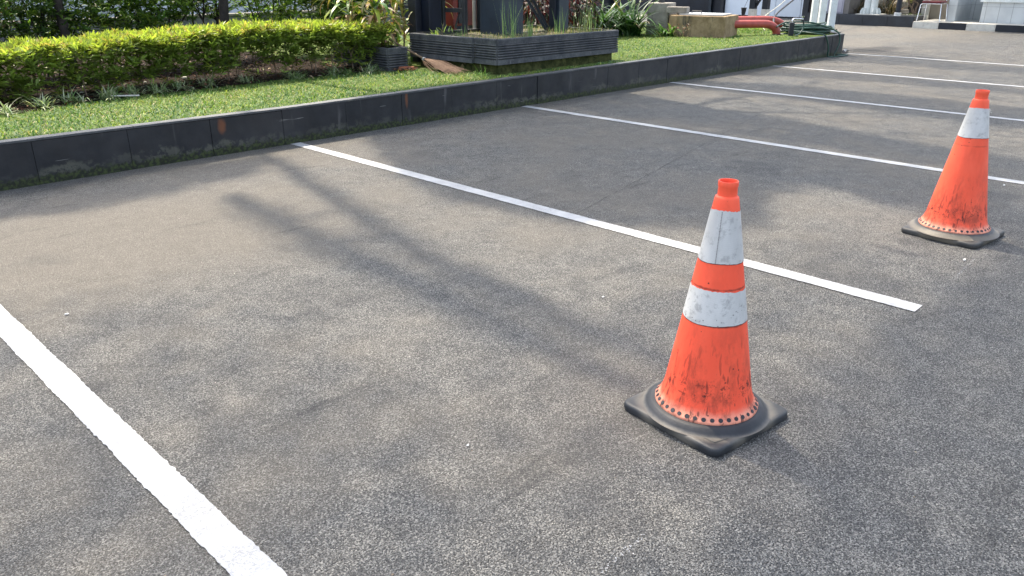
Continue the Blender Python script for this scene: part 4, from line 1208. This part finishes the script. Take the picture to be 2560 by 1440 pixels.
for (y, w) in ((9.64, 'left'), (9.32, 'right')):
    p = thing('painted_leg', 'black post with a white painted foot, %s one of the pair before the white wall' % w, 'post', (18.0, y, 0.0), 'black and white posts')
    MB().span(17.93, 18.07, y - 0.075, y + 0.075, 0.0, 0.555).build('white_foot', M['white_dirty'], p, bevel=0.004)
    MB().span(17.935, 18.065, y - 0.07, y + 0.07, 0.556, 2.6).build('black_shaft', M['black'], p, bevel=0.004)
    if w == 'left':
        MB().tube([(18.0, y - 0.06, 0.60), (18.0, y - 0.28, 0.95), (18.0, y - 0.6, 1.6)], 0.03, 6).build('brace', M['black'], p)
pb = thing('hanging_pot', 'small dark pot hanging on the left black and white post', 'pot', (17.9, 9.86, 0.42))
MB().lathe([(0.0, 0.0), (0.04, 0.0), (0.062, 0.14), (0.068, 0.145), (0.066, 0.16), (0.0, 0.15)], (17.9, 9.82, 0.42), 14).build('pot', M['black'], pb, smooth=True)
MB().tube([(17.9, 9.82, 0.57), (17.93, 9.76, 0.75), (17.93, 9.72, 0.9)], 0.004, 5).build('wire', M['grey_steel'], pb)
V, Fc, C = leaves(np.array([[17.9, 9.82, 0.42]] * 14) + rng.normal(size=(14, 3)) * 0.02, unit(rng.normal(size=(14, 3)) + np.array([0, 0, -1.4])), 0.10, 0.02, pick([(0.05, 0.05, 0.03)], 14))
np_mesh('withered_leaves', V, Fc, C, M['dry'], pb)
# dark pillar at the right end of the white wall
pb = thing('dark_pillar', 'dark brown wall end with black base between the white wall and the posts', 'pillar', (23.2, 10.66, 0.0))
MB().span(23.2, 23.5, 10.70, 10.87, 0.0, 3.0).build('left_jamb', M['black'], pb, bevel=0.005)
MB().span(23.25, 23.6, 10.42, 10.70, 0.27, 3.0).build('brown_face', M['dark_brown'], pb)
MB().span(23.2, 23.6, 10.40, 10.70, 0.0, 0.27).build('base_block', M['far_slate'], pb, bevel=0.005)

fk = thing('far_kerb', 'dark slate kerb planter edge across the far end of the asphalt', 'kerb', (23.2, 9.0, 0.0))
ys = [7.76, 8.42, 9.08, 9.74, 10.38]
for a, b in zip(ys[:-1], ys[1:]):
    MB().span(23.15, 23.22, a + 0.003, b - 0.003, -0.02, 0.262).build('facing_tile', M['far_slate'], fk, bevel=0.003)
MB().span(23.225, 24.0, 7.765, 10.38, -0.02, 0.268).build('bed_block', M['far_slate'], fk)
MB().span(23.16, 23.9, 7.745, 7.757, -0.02, 0.262).build('end_tile', M['black'], fk)
MB().span(24.0, 30.0, 7.9, 10.9, 0.0, 0.255).build('bed_soil', M['soil'], fk)
n = 1400
V, Fc, C = ribbons(np.stack([rng.uniform(23.95, 25.0, n), rng.uniform(7.9, 9.0, n), np.full(n, 0.25)], 1), rng.uniform(0, 6.28, n), rng.uniform(0.6, 1.5, n), rng.uniform(0.03, 0.06, n), 0.012, 0.5, pick([(0.05, 0.09, 0.02), (0.08, 0.12, 0.03)], n), K=2)
tag(np_mesh('far_grass', V, Fc, C, M['grass']), 'thin dark grass in the far planting bed', 'grass', kind='stuff')
# white flanged column pair
wc = thing('white_flanged_column', 'pair of round white steel columns on a finned base plate on the far kerb', 'column', (23.5, 9.03, 0.27))
for y in (9.14, 8.96):
    MB().tube([(23.5, y, 0.29), (23.5, y, 3.2)], 0.092, 20).build('shaft', M['white_post'], wc, smooth=True)
MB().span(23.24, 23.8, 8.70, 9.34, 0.269, 0.29).build('base_plate', M['white_dirty'], wc, bevel=0.004)
for k, a in enumerate((-2.9, -2.2, -1.5, 2.5, 3.1, 1.8)):
    cy = 9.14 if a > 0 and a > 2 else 8.96
    dx, dy = math.cos(a), math.sin(a)
    px, py = -dy * 0.008, dx * 0.008
    q = []
    for s in (-1, 1):
        for (r, z) in ((0.09, 0.291), (0.20, 0.291), (0.20, 0.36), (0.15, 0.44), (0.09, 0.45)):
            q.append((23.5 + dx * r + px * s, cy + dy * r + py * s, z))
    MB().add(q, [(0, 1, 2, 3, 4), (9, 8, 7, 6, 5)] + [(i, (i + 1) % 5 + 0, (i + 1) % 5 + 5, i + 5) for i in range(5)]).build('fin', M['white_post'], wc)
npst = thing('navy_post', 'dark navy round post with a white cloth wrapped foot on the far kerb', 'post', (23.4, 8.27, 0.268))
MB().tube([(23.4, 8.27, 0.268), (23.4, 8.27, 3.0)], 0.068, 16).build('shaft', M['navy_dark'], npst, smooth=True)
MB().tube([(23.4, 8.27, 0.268), (23.4, 8.27, 0.30), (23.4, 8.27, 0.335), (23.4, 8.27, 0.35)], [0.09, 0.085, 0.094, 0.08], 14).build('foot_wrap', M['white_cloth'], npst, smooth=True)
# lilac electrical cabinet
ec = thing('electrical_cabinet', 'pale lilac metal cabinet standing on the far kerb bed', 'cabinet', (23.7, 9.9, 0.27))
MB().span(23.45, 24.0, 9.79, 10.25, 0.269, 1.5).build('body', M['lilac'], ec, bevel=0.006)
MB().span(23.43, 23.449, 9.83, 10.21, 0.31, 1.45).build('door', M['lilac'], ec, bevel=0.004)
MB().span(23.46, 24.2, 9.64, 9.786, 0.269, 1.5).build('side_duct', M['brown_grey'], ec)
# rock garden
for i, (x, y, z, sx_, sy_, sz_, w) in enumerate(((24.4, 8.93, 0.36, 0.15, 0.10, 0.10, 'pale squarish boulder right of the white flanged column'), (24.5, 8.62, 0.45, 0.2, 0.16, 0.22, 'pale boulder behind the navy post'),
                              (24.7, 9.28, 0.50, 0.2, 0.14, 0.16, 'shaded boulder left of the white flanged column'), (24.3, 8.42, 0.33, 0.12, 0.09, 0.08, 'low boulder right of the navy post foot'))):
    rock('boulder', M['boulder'], (x, y, z), (sx_, sy_, sz_), w, 'rock', 'boulders in the far bed', rz=i * 0.7)
n = 260
for (x, y, w) in ((24.3, 9.40, 'left'), (24.3, 8.80, 'right')):
    b = np.stack([x + rng.normal(size=n) * 0.2, y + rng.normal(size=n) * 0.16, np.full(n, 0.26)], 1)
    V, Fc, C = ribbons(b, rng.uniform(0, 6.28, n), rng.uniform(0.7, 1.5, n), rng.uniform(0.15, 0.6, n), rng.uniform(0.012, 0.03, n), rng.uniform(0.3, 2, n), pick([(0.06, 0.05, 0.03), (0.13, 0.10, 0.06), (0.04, 0.06, 0.02), (0.18, 0.13, 0.07)], n), K=4)
    tag(np_mesh('dry_plant', V, Fc, C, M['dry'], None, (x, y, 0.26)), 'brown dried plant clump in the far bed, on the ' + w + ' of the flanged column', 'plant', 'dried plants in the far bed')
ft = thing('small_tree', 'small leaning tree with twisted pale stems left of the chair', 'tree', (24.3, 8.12, 0.26))
for P in ([(24.3, 8.12, 0.25), (24.3, 8.2, 0.40), (24.3, 8.33, 0.56), (24.3, 8.42, 0.9), (24.3, 8.5, 1.6)], [(24.3, 8.10, 0.25), (24.3, 8.13, 0.42), (24.3, 8.10, 0.56), (24.3, 8.22, 0.72), (24.3, 8.1, 1.5)], [(24.3, 8.14, 0.25), (24.3, 8.24, 0.42), (24.3, 8.22, 0.62), (24.3, 8.3, 1.3)]):
    MB().tube(smooth_pts(P, 4), 0.02, 6).build('trunk', M['twig'], ft, smooth=True)
P = np.stack([24.3 + rng.normal(size=420) * 0.3, 8.35 + rng.normal(size=420) * 0.28, 1.5 + rng.normal(size=420) * 0.35], 1)
V, Fc, C = sprigs(P, 1, pick([G1, G2, G3], 420), (0.05, 0.09)); np_mesh('crown', V, Fc, C, M['leaf'], ft)
P = np.stack([24.3 + rng.normal(size=30) * 0.08, 8.30 + rng.normal(size=30) * 0.07, 0.62 + rng.normal(size=30) * 0.05], 1)
V, Fc, C = sprigs(P, 1, pick([(0.2, 0.2, 0.05)], 30), (0.03, 0.05)); np_mesh('shoot', V, Fc, C, M['leaf'], ft)
# dark backdrop fence behind the far bed
db = thing('dark_fence', 'dark fence standing behind the far planting bed', 'fence', (26.0, 9.2, 0.0))
MB().span(26.0, 26.08, 7.9, 10.9, 0.2, 2.2).build('panel', M['dark_brown'], db)
for y in (8.0, 9.4, 10.8):
    MB().span(25.9, 25.995, y, y + 0.09, 0.0, 2.3).build('fence_post', M['black'], db)

# tiled building with painted step
tb = thing('tiled_building', 'white tiled guard building on a platform with a black and white painted edge', 'building', (24.0, 6.0, 0.0))
ys = [7.69, 7.055, 6.405, 5.74, 5.08, 4.42, 3.76, 3.10, 2.44]
for i, (a, b) in enumerate(zip(ys[:-1], ys[1:])):
    MB().span(22.95, 23.12, b + 0.002, a - 0.002, -0.02, 0.158).build('black_edge_block' if i % 2 else 'white_edge_block', M['black'] if i % 2 else M['white_dirty'], tb, bevel=0.004)
MB().span(23.125, 28.0, 2.3, 7.69, -0.02, 0.150).build('platform', M['white_dirty'], tb)
MB().span(22.96, 28.0, 2.3, 7.67, 0.161, 0.166).build('floor_tiles', M['platform_top'], tb)
MB().span(23.60, 23.9, 6.89, 7.11, 0.1665, 3.0).build('corner_column', M['tile'], tb, bevel=0.004)
MB().span(23.90, 25.6, 6.89, 6.95, 0.1665, 3.0).build('passage_side', M['tile'], tb)
MB().span(24.8, 24.9, 6.2, 6.888, 0.1665, 3.0).build('passage_back', M['tile'], tb)
MB().span(23.60, 24.6, 2.4, 6.30, 0.1665, 0.66).build('counter_wall', M['tile'], tb, bevel=0.004)
MB().span(23.55, 24.7, 2.35, 6.36, 0.6605, 0.74).build('counter_ledge', M['white_post'], tb, bevel=0.006)
MB().span(23.75, 23.85, 2.4, 6.2, 1.6, 3.0).build('upper_wall', M['tile'], tb)
MB().span(24.6, 24.75, 7.40, 7.86, 0.1665, 1.2).build('beige_wall', M['beige'], tb)
MB().span(24.55, 24.65, 7.86, 8.06, 0.10, 1.2).build('pale_wall', M['white_dirty'], tb)
MB().span(24.1, 24.25, 7.75, 9.0, 0.15, 0.275).build('low_curb', M['white_dirty'], tb)
MB().span(22.9, 28.2, 2.2, 7.5, 3.0, 3.2).build('roof', M['grey_wall'], tb)
# chair
cr = thing('chair', 'metal frame chair with maroon seat on the platform by the tiled column', 'chair', (23.35, 7.38, 0.166))
yA, yB, xF, xB, zs = 7.62, 7.12, 23.10, 23.55, 0.60
for (x, y) in ((xF, yA), (xF, yB), (xB, yA), (xB, yB)):
    s = 1 if y == yA else -1
    MB().tube([(x - (0.03 if x == xF else -0.04), y + s * 0.03, 0.167), (x, y, zs - 0.02), (x + 0.01, y - s * 0.04, zs)], 0.0125, 8).build('leg', M['chrome'], cr, smooth=True)
for x in (xF, xB):
    MB().tube([(x + 0.01, yA - 0.04, zs), (x + 0.01, yB + 0.04, zs)], 0.0125, 8).build('seat_rail', M['chrome'], cr, smooth=True)
for y in (yA, yB):
    MB().tube([(xF + 0.01, y - (0.04 if y == yA else -0.04), zs), (xB + 0.01, y - (0.04 if y == yA else -0.04), zs), (xB + 0.08, y - (0.04 if y == yA else -0.04), 1.02)], 0.0125, 8).build('back_rail', M['chrome'], cr, smooth=True)
MB().tube([(xF, yA, 0.50), (xB, yA, 0.50)], 0.008, 6).build('stretcher', M['chrome'], cr)
MB().box(((xF + xB) / 2, (yA + yB) / 2, zs + 0.04), (0.46, 0.47, 0.05)).build('seat', M['seat_red'], cr, bevel=0.015)
MB().box((xB + 0.06, (yA + yB) / 2, 0.90), (0.04, 0.44, 0.24), ry=0.15).build('backrest', M['seat_red'], cr, bevel=0.015)

# grey wall and white house behind the hedge
gw = thing('grey_wall', 'low grey rendered wall seen through the shrubs behind the hedge', 'wall', (4.5, 12.0, 0.3))
MB().span(-5.0, 9.2, 12.0, 12.12, 0.1, 0.72).build('body', M['grey_wall'], gw)
MB().span(-5.0, 9.2, 11.97, 12.15, 0.7205, 0.75).build('coping', M['concrete'], gw, bevel=0.004)
wh = thing('white_house', 'white house wall far behind the shrubs', 'building', (3.0, 15.0, 0.0))
MB().span(-8.0, 9.0, 14.2, 14.4, 0.0, 2.6).build('wall', M['white_wall'], wh)
MB().span(-8.2, 9.2, 13.9, 14.8, 2.601, 2.75).build('roof', M['grey_wall'], wh)
bw = thing('dark_hoarding', 'dark hoarding behind the tower and the crotons', 'fence', (12.0, 12.3, 0.0))
MB().span(9.3, 16.0, 12.2, 12.28, 0.0, 1.9).build('panel', M['navy_dark'], bw)
for x in (9.3, 11.5, 13.7, 15.9):
    MB().span(x, x + 0.08, 12.1, 12.195, 0.0, 2.0).build('fence_post', M['black'], bw)

# ------------------------------------------------------------------ traffic cones
def cone(c, rz, k, body_m, rub_m, sleeves, label, H=0.778, rseam=None, half=0.194, tilt=(0, 0)):
    t = thing('traffic_cone', label, 'traffic cone', (c[0], c[1], 0), 'traffic cones')
    t.rotation_euler = (tilt[0], tilt[1], 0)
    base_ = Vector((c[0], c[1], 0))
    def r_at(z):
        return k * (0.0405 + 0.1645 * (0.695 - z))
    # moulded rubber base: square slab with rounded corners rising to a round collar
    vs = []; fs = []
    N = 120
    def sq(a, h, rc):      # distance from the centre to a rounded square
        ca, sa = abs(math.cos(a)), abs(math.sin(a))
        if ca < sa: ca, sa = sa, ca
        r = h / ca
        if r * sa <= h - rc: return r
        q = h - rc; bb = q * (ca + sa)
        return bb + math.sqrt(max(bb * bb - 2 * q * q + rc * rc, 0))
    ro = k * 0.163
    rows = [('s', half * 0.985, 0.002), ('s', half, 0.008), ('s', half, 0.021), ('s', half * 0.992, 0.027), ('s', half * 0.972, 0.0305), ('s', half * 0.93, 0.0315),
            ('m', 0.25, 0.0315), ('c', ro * 1.26, 0.0310), ('c', ro * 1.20, 0.0325), ('c', ro * 1.155, 0.0400), ('c', ro * 1.10, 0.0490), ('c', ro * 1.05, 0.0530), ('c', ro * 0.9, 0.054)]
    for (kind, r, z) in rows:
        for i in range(N):
            a = 2 * math.pi * i / N
            if kind == 's': rr = sq(a, r, 0.03)
            elif kind == 'c': rr = r
            else: rr = sq(a, half * 0.93, 0.03) * 0.45 + ro * 1.20 * 0.55
            vs.append((c[0] + rr * math.cos(a + rz), c[1] + rr * math.sin(a + rz), z))
    for j in range(len(rows) - 1):
        for i in range(N):
            a = j * N + i; b = j * N + (i + 1) % N
            fs.append((a, b, b + N, a + N))
    mb = MB(); mb.add(vs, fs)
    base = mb.build('base', M[rub_m], t, smooth=True)
    for (dx, dy) in ((-0.055, -half * 0.80),):
        m2 = MB()
        q = Matrix.Rotation(rz, 4, 'Z')
        P = [q @ Vector((-half * 0.76 + a, -half * 0.72 + b, 0)) for a, b in ((-0.012, -0.02), (0.04, -0.03), (0.05, 0.0), (0.0, 0.035), (-0.012, 0.03))]
        P = [Vector((c[0] + v.x, c[1] + v.y, 0.0325)) for v in P]
        for a, b in zip(P, P[1:] + P[:1]):
            m2.tube([a, b], 0.0016, 4)
        m2.build('label_frame', M[rub_m], base)
    # cone body
    prof = [(ro, 0.0535), (ro, 0.0590), (ro * 0.99, 0.0612), (ro * 0.93, 0.0715), (ro * 0.90, 0.079), (ro * 0.878, 0.090), (r_at(0.107) * 1.004, 0.107), (r_at(0.125), 0.125)]
    for z in np.linspace(0.16, 0.715, 12): prof.append((r_at(z), z))
    prof += [(r_at(0.728), 0.728), (r_at(0.731) * 0.98, 0.731), (r_at(0.731) * 0.90, 0.733), (0.0285 * k, 0.735), (0.0280 * k, 0.760), (0.0290 * k, 0.762), (0.0294 * k, 0.767), (0.0294 * k, 0.775), (0.0288 * k, 0.7775),
             (0.0265 * k, 0.7775), (0.0255 * k, 0.772), (0.0245 * k, 0.73), (0.03 * k, 0.66)]
    body = MB().lathe(prof, (c[0], c[1], 0), 64).build('body', M[body_m], t, smooth=True)
    # ring of black studs around the flare
    m2 = MB(); ns = 38
    for i in range(ns):
        a = 2 * math.pi * i / ns
        for_r = ro * 0.960; z = 0.06635
        er = Vector((math.cos(a), math.sin(a), 0)); et = Vector((-math.sin(a), math.cos(a), 0))
        up = (Vector((0, 0, 0.0105)) - er * (ro * 0.06)).normalized()
        nn = et.cross(up); nn = nn if nn.z > 0 else -nn
        cc = Vector((c[0], c[1], z)) + er * for_r + nn * 0.0012
        sz = 0.0072 * (1 + rng.normal() * 0.06)
        ring = [cc + et * math.cos(q) * sz + up * math.sin(q) * sz * 0.95 for q in np.linspace(0, 2 * math.pi, 12, endpoint=False)]
        low = [v - nn * 0.004 for v in ring]
        m2.add(ring + low, [tuple(range(12))] + [(i2, 12 + i2, 12 + (i2 + 1) % 12, (i2 + 1) % 12) for i2 in range(12)])
    m2.build('stud_ring', M['stud'], body)
    # sleeves
    for (za, zb) in sleeves:
        seg = 96; vs = []; fs = []
        rows = 7
        for j in range(rows):
            tt = j / (rows - 1)
            for i in range(seg):
                a = 2 * math.pi * i / seg
                zz = za + (zb - za) * tt
                if j == 0: zz += 0.0012 * math.sin(3 * a + za * 40) + rng.normal() * 0.0004
                if j == rows - 1: zz += 0.002 * math.sin(2 * a + 1) + rng.normal() * 0.0011
                rr = r_at(zz) + 0.0013 + 0.0003 * math.sin(5 * a + tt * 3)
                vs.append((c[0] + rr * math.cos(a), c[1] + rr * math.sin(a), zz))
        for j in range(rows - 1):
            for i in range(seg):
                a = j * seg + i; b = j * seg + (i + 1) % seg
                fs.append((a, b, b + seg, a + seg))
        # turned-under lower edge
        m2 = MB(); m2.add(vs, fs)
        sl = m2.build('reflective_sleeve', M['sleeve'], t, smooth=True)
        m3 = MB(); ring = []
        for q in range(49):
            a = 2 * math.pi * q / 48; zz = za + 0.0012 * math.sin(3 * a + za * 40) - 0.0012
            ring.append((c[0] + (r_at(zz) + 0.0003) * math.cos(a), c[1] + (r_at(zz) + 0.0003) * math.sin(a), zz))
        m3.tube(ring, 0.0012, 5, cap=False)
        m3.build('grimy_edge', M['stitch'], sl)
        if rseam is not None and zb > 0.6:
            m3 = MB()
            a = rseam
            nst = 34
            for i in range(nst):
                z0 = za + (zb - za) * i / nst; z1 = za + (zb - za) * (i + 0.72) / nst
                pa = (c[0] + (r_at(z0) + 0.0034) * math.cos(a), c[1] + (r_at(z0) + 0.0034) * math.sin(a), z0)
                pb_ = (c[0] + (r_at(z1) + 0.0034) * math.cos(a + 0.004), c[1] + (r_at(z1) + 0.0034) * math.sin(a + 0.004), z1)
                m3.tube([pa, pb_], 0.0007, 4)
            m3.build('seam_stitching', M['stitch'], sl)
    return t
cone((2.057, 1.120), math.radians(-6.8), 1.0, 'cone_a', 'rubber_a', [(0.541, 0.695), (0.354, 0.457)],
     'nearest orange traffic cone with two grey reflective bands and black scuffs above its studded foot', rseam=math.radians(-163))
c2 = cone((4.690, 1.168), math.radians(-6.0), 1.09, 'cone_b', 'rubber_b', [(0.541, 0.690)],
     'farther faded red orange traffic cone with a single frayed grey band on a dusty base', half=0.200)
m2 = MB()
for i in range(9):
    a = math.radians(-38 + rng.normal() * 10); z = 0.662 + rng.random() * 0.024
    r = 1.09 * (0.0394 + 0.1666 * (0.695 - z)) + 0.002
    p = Vector((4.690 + r * math.cos(a), 1.168 + r * math.sin(a), z)) - Vector((4.690, 1.168, 0)) * 0
    e = p + Vector((math.cos(a), math.sin(a), 0)) * rng.uniform(0.008, 0.02) + Vector((0, 0, rng.normal() * 0.006))
    m2.tube([p, (p + e) / 2 + Vector((0, 0, 0.003)), e], 0.0012, 4)
m2.build('frayed_threads', M['white_dirty'], [o for o in c2.children if o.name.startswith('reflective_sleeve')][0])

# small litter on the asphalt
for i, (x, y, s, w) in enumerate(((0.884, 3.462, 0.012, 'white paper scrap beside the nearest parking line, left side of the photo'), (1.383, 1.529, 0.006, 'tiny white scrap in the lower middle of the nearest bay'),
        (4.26, 0.98, 0.013, 'white scrap on the asphalt just below the farther cone'), (6.079, 1.262, 0.014, 'small pale scrap beyond the farther cone'), (2.608, 1.97, 0.008, 'tiny white fleck between the nearest cone and the hedge side'))):
    vs = []; k = 6
    for q in range(k):
        a = 2 * math.pi * q / k
        vs.append((x + s * (0.6 + rng.random() * 0.6) * math.cos(a), y + s * (0.5 + rng.random() * 0.5) * math.sin(a) * 0.6, 0.006 + rng.random() * 0.004))
    vs += [(v[0], v[1], 0.005) for v in vs]
    o = MB().add(vs, [tuple(range(k))] + [(q, k + q, k + (q + 1) % k, (q + 1) % k) for q in range(k)]).build('paper_scrap', M['white_cloth'], origin=(x, y, 0.005))
    tag(o, w, 'litter', 'scraps of litter on the asphalt')
rock('dark_stone', M['stud'], (7.46, 1.43, 0.014), (0.045, 0.03, 0.018), 'small dark stone on the asphalt at the right edge of the photo', 'stone')
n = 300
px_ = np.concatenate([rng.uniform(0.4, 7, n)]); py_ = rng.uniform(0.4, 5.8, n)
V, Fc, C = leaves(np.stack([px_, py_, np.full(n, 0.005)], 1), np.stack([np.cos(px_ * 50), np.sin(px_ * 50), np.full(n, 0.15)], 1), rng.uniform(0.004, 0.010, n), rng.uniform(0.003, 0.006, n),
                  pick([(0.5, 0.48, 0.44), (0.10, 0.09, 0.08), (0.3, 0.24, 0.16)], n), fold=0.4, droop=0)
tag(np_mesh('grit', V, Fc, C, M['dry']), 'fine pale grit and leaf crumbs scattered over the asphalt', 'grit', kind='stuff')

# ------------------------------------------------------------------ trees overhead: they stand behind the hedge, crowns above the photo
def in_poly(x, y, P):
    c = np.zeros(len(x), bool); j = len(P) - 1
    for i in range(len(P)):
        xi, yi = P[i]; xj, yj = P[j]
        c ^= ((yi > y) != (yj > y)) & (x < (xj - xi) * (y - yi) / (yj - yi + 1e-12) + xi)
        j = i
    return c
SHADE = [  # ground shade the unseen crowns are shaped to cast, leaf layers, softness, clumpiness
    ([(-3, 6.3), (1.29, 5.94), (2.98, 5.66), (3.03, 5.51), (2.74, 5.24), (2.0, 5.12), (1.38, 5.1), (1.0, 5.3), (-3, 5.3)], 3.6, 0.05, 0),
    ([(4.25, 5.95), (6.43, 5.95), (6.4, 4.08), (6.25, 2.45), (6.11, 1.15), (4.77, 0.80), (5.02, 1.45), (5.30, 2.2), (4.75, 2.3), (4.05, 1.98), (3.8, 2.35), (3.44, 2.71), (3.26, 3.63), (3.47, 4.5)], 4.2, 0.07, 1),
    ([(7.75, 5.95), (7.55, 3.82), (7.15, 2.0), (6.98, 0.6), (6.3, 0.4), (6.3, 1.2), (6.45, 2.48), (6.5, 4.28), (6.5, 5.95)], 3.4, 0.05, 1),
    ([(9.45, 5.9), (9.96, 4.57), (9.9, 1.04), (8.5, 0.9), (8.65, 2.67), (8.82, 4.02), (8.88, 5.9)], 3.2, 0.06, 1),
    ([(11.6, 5.9), (11.83, 4.5), (11.7, 2.0), (11.2, 2.0), (11.0, 4.6), (10.3, 5.9)], 2.0, 0.06, 1),
    ([(14.5, 5.9), (14.3, 2.0), (13.6, 2.0), (13.2, 5.9)], 1.6, 0.08, 1),
    ([(6.1, 0.85), (4.9, 0.78), (3.5, 0.90), (2.7, 0.88), (2.15, 0.84), (1.75, 0.72), (1.35, 0.72), (1.1, 0.4), (1.0, -0.6), (6.5, -0.9)], 2.6, 0.10, 0),
    ([(0.1, 3.60), (1.1, 3.55), (1.35, 2.87), (1.55, 2.2), (2.1, 1.9), (3.1, 1.7), (4.2, 1.6), (4.6, 0.8), (1.8, 0.3), (1.0, 0.2), (-0.5, 0.5), (-0.5, 3.3)], 0.7, 0.25, 0),
    ([(6.4, 6.1), (26, 6.1), (26, -1.0), (6.4, -1.0)], 0.55, 0.3, 0),
    ([(0.0, 2.5), (0.8, 2.4), (1.1, 1.9), (1.25, 1.2), (0.9, 0.4), (-0.5, 0.5)], 0.6, 0.22, 0),
    ([(2.16, 4.69), (2.37, 4.40), (2.44, 3.41), (2.34, 2.58), (2.25, 1.75), (2.02, 1.75), (1.95, 2.05), (1.98, 2.92), (2.02, 3.6)], 1.3, 0.06, 0),
    ([(3.02, 5.5), (3.13, 5.42), (2.86, 4.34), (2.54, 3.08), (2.44, 2.38), (2.35, 1.60), (2.22, 1.6), (2.24, 2.38), (2.36, 3.06), (2.68, 4.26)], 1.5, 0.025, 0),
]
S_ = np.array(SUN)
LA = 0.0021
pts_all = []
for P, tau, soft, clumpy in SHADE:
    Pn = np.array(P); x0, y0 = Pn.min(0); x1, y1 = Pn.max(0)
    n = int((x1 - x0) * (y1 - y0) * tau / LA)
    x = rng.uniform(x0, x1, n); y = rng.uniform(y0, y1, n)
    k = in_poly(x, y, P)
    x, y = x[k], y[k]
    if clumpy:
        gap = np.sin(x * 9.1 + 2 * np.sin(y * 5)) + np.sin(y * 11.3 + x * 6.1)
        k = (gap > -1.65) | (rng.random(len(x)) < 0.5)
        x, y = x[k], y[k]
    x = x + rng.normal(size=len(x)) * soft; y = y + rng.normal(size=len(y)) * soft
    z = rng.uniform(8.0, 11.5, len(x))
    pts_all.append(np.stack([x + S_[0] / S_[2] * z, y + S_[1] / S_[2] * z, z], 1))
pts_all = np.concatenate(pts_all)
LIMBS = ([(4.3, 2.4), (5.6, 4.6), (4.2, 5.2), (5.6, 1.4), (3.7, 3.4)], [(7.0, 4.6), (9.3, 4.8), (9.3, 2.2), (6.9, 1.6), (11.5, 4.6)])
trees = [('overhanging_tree', 'dark trunk behind the hedge left of the grey wall gap, unseen crown shaped to shade the asphalt', (4.62, 9.15), (5.75, 7.9, 6.3), 0.06, lambda p: (p[:, 0] < 5.9)),
         ('overhanging_tree', 'dark trunk behind the croton bushes, unseen crown shaped to shade the middle bays', (9.7, 10.4), (8.0, 8.6, 6.4), 0.09, lambda p: (p[:, 0] >= 5.9))]
for nm, lab, (tx, ty), top_, r0, sel in trees:
    t = thing(nm, lab, 'tree', (tx, ty, 0.30), 'trees overhanging the parking')
    T = Vector(top_)
    MB().tube(smooth_pts([(tx, ty, 0.25), (tx + 0.03, ty - 0.02, 1.2), (tx + (T.x - tx) * 0.3, ty + (T.y - ty) * 0.2, 3.6), T], 6), [r0 * (1 - 0.45 * i / 18) for i in range(19)], 10).build('trunk', M['darkbark'], t, smooth=True)
    p = pts_all[sel(pts_all)]
    n = len(p)
    V, Fc, C = leaves(p, rng.normal(size=(n, 3)) + np.array([0, 0, -0.3]), rng.uniform(0.07, 0.10, n), rng.uniform(0.045, 0.06, n), pick([G1, G2, G3], n), fold=0.1, droop=0.2)
    np_mesh('crown', V, Fc, C, M['crown'], t)
    # limbs from the trunk top to leaf clumps
    ends = LIMBS[0] if tx < 6 else LIMBS[1]
    for (gx_, gy_) in ends:      # limb ends above the shaded bays
        e = Vector((gx_ + SUN.x / SUN.z * 8.2, gy_ + SUN.y / SUN.z * 8.2, 8.2))
        m_ = (T + e) / 2 + Vector((0, 0, 0.1))
        MB().tube(smooth_pts([T, m_, e], 4), [0.045 - 0.0035 * i for i in range(9)], 6).build('limb', M['darkbark'], t, smooth=True)
TREE0 = [o for o in COL.objects if o.name == 'overhanging_tree'][0]
for gp, r in (([(3.10, 5.9), (2.98, 5.3), (2.72, 4.3), (2.44, 3.0), (2.26, 1.3)], 0.066), ([(2.30, 4.75), (2.22, 4.0), (2.16, 3.0), (2.08, 2.2), (2.02, 1.35)], 0.085)):  # unseen limbs added along sun rays to cast the two ground streaks
    P = [Vector((a + SUN.x / SUN.z * 9.2, b + SUN.y / SUN.z * 9.2, 9.2)) for a, b in gp]
    MB().tube(smooth_pts(P, 4), [r * (1 - 0.5 * i / (4 * (len(P) - 1))) for i in range(4 * (len(P) - 1) + 1)], 8).build('limb', M['darkbark'], TREE0, smooth=True)
t = thing('overhanging_tree', 'dark slim trunk behind the hedge near the left edge', 'tree', (2.86, 9.0, 0.30), 'trees overhanging the parking')
MB().tube([(2.86, 9.0, 0.25), (2.84, 9.05, 1.2), (2.3, 9.1, 2.6), (-0.8, 9.0, 5.0)], [0.05, 0.045, 0.04, 0.03], 8).build('trunk', M['darkbark'], t, smooth=True)
P = np.array([-1.8, 9.0, 5.6]) + rng.normal(size=(900, 3)) * np.array([0.7, 0.7, 0.5])
V, Fc, C = leaves(P, rng.normal(size=(900, 3)), 0.12, 0.06, pick([G1, G2, G3], 900)); np_mesh('crown', V, Fc, C, M['crown'], t)
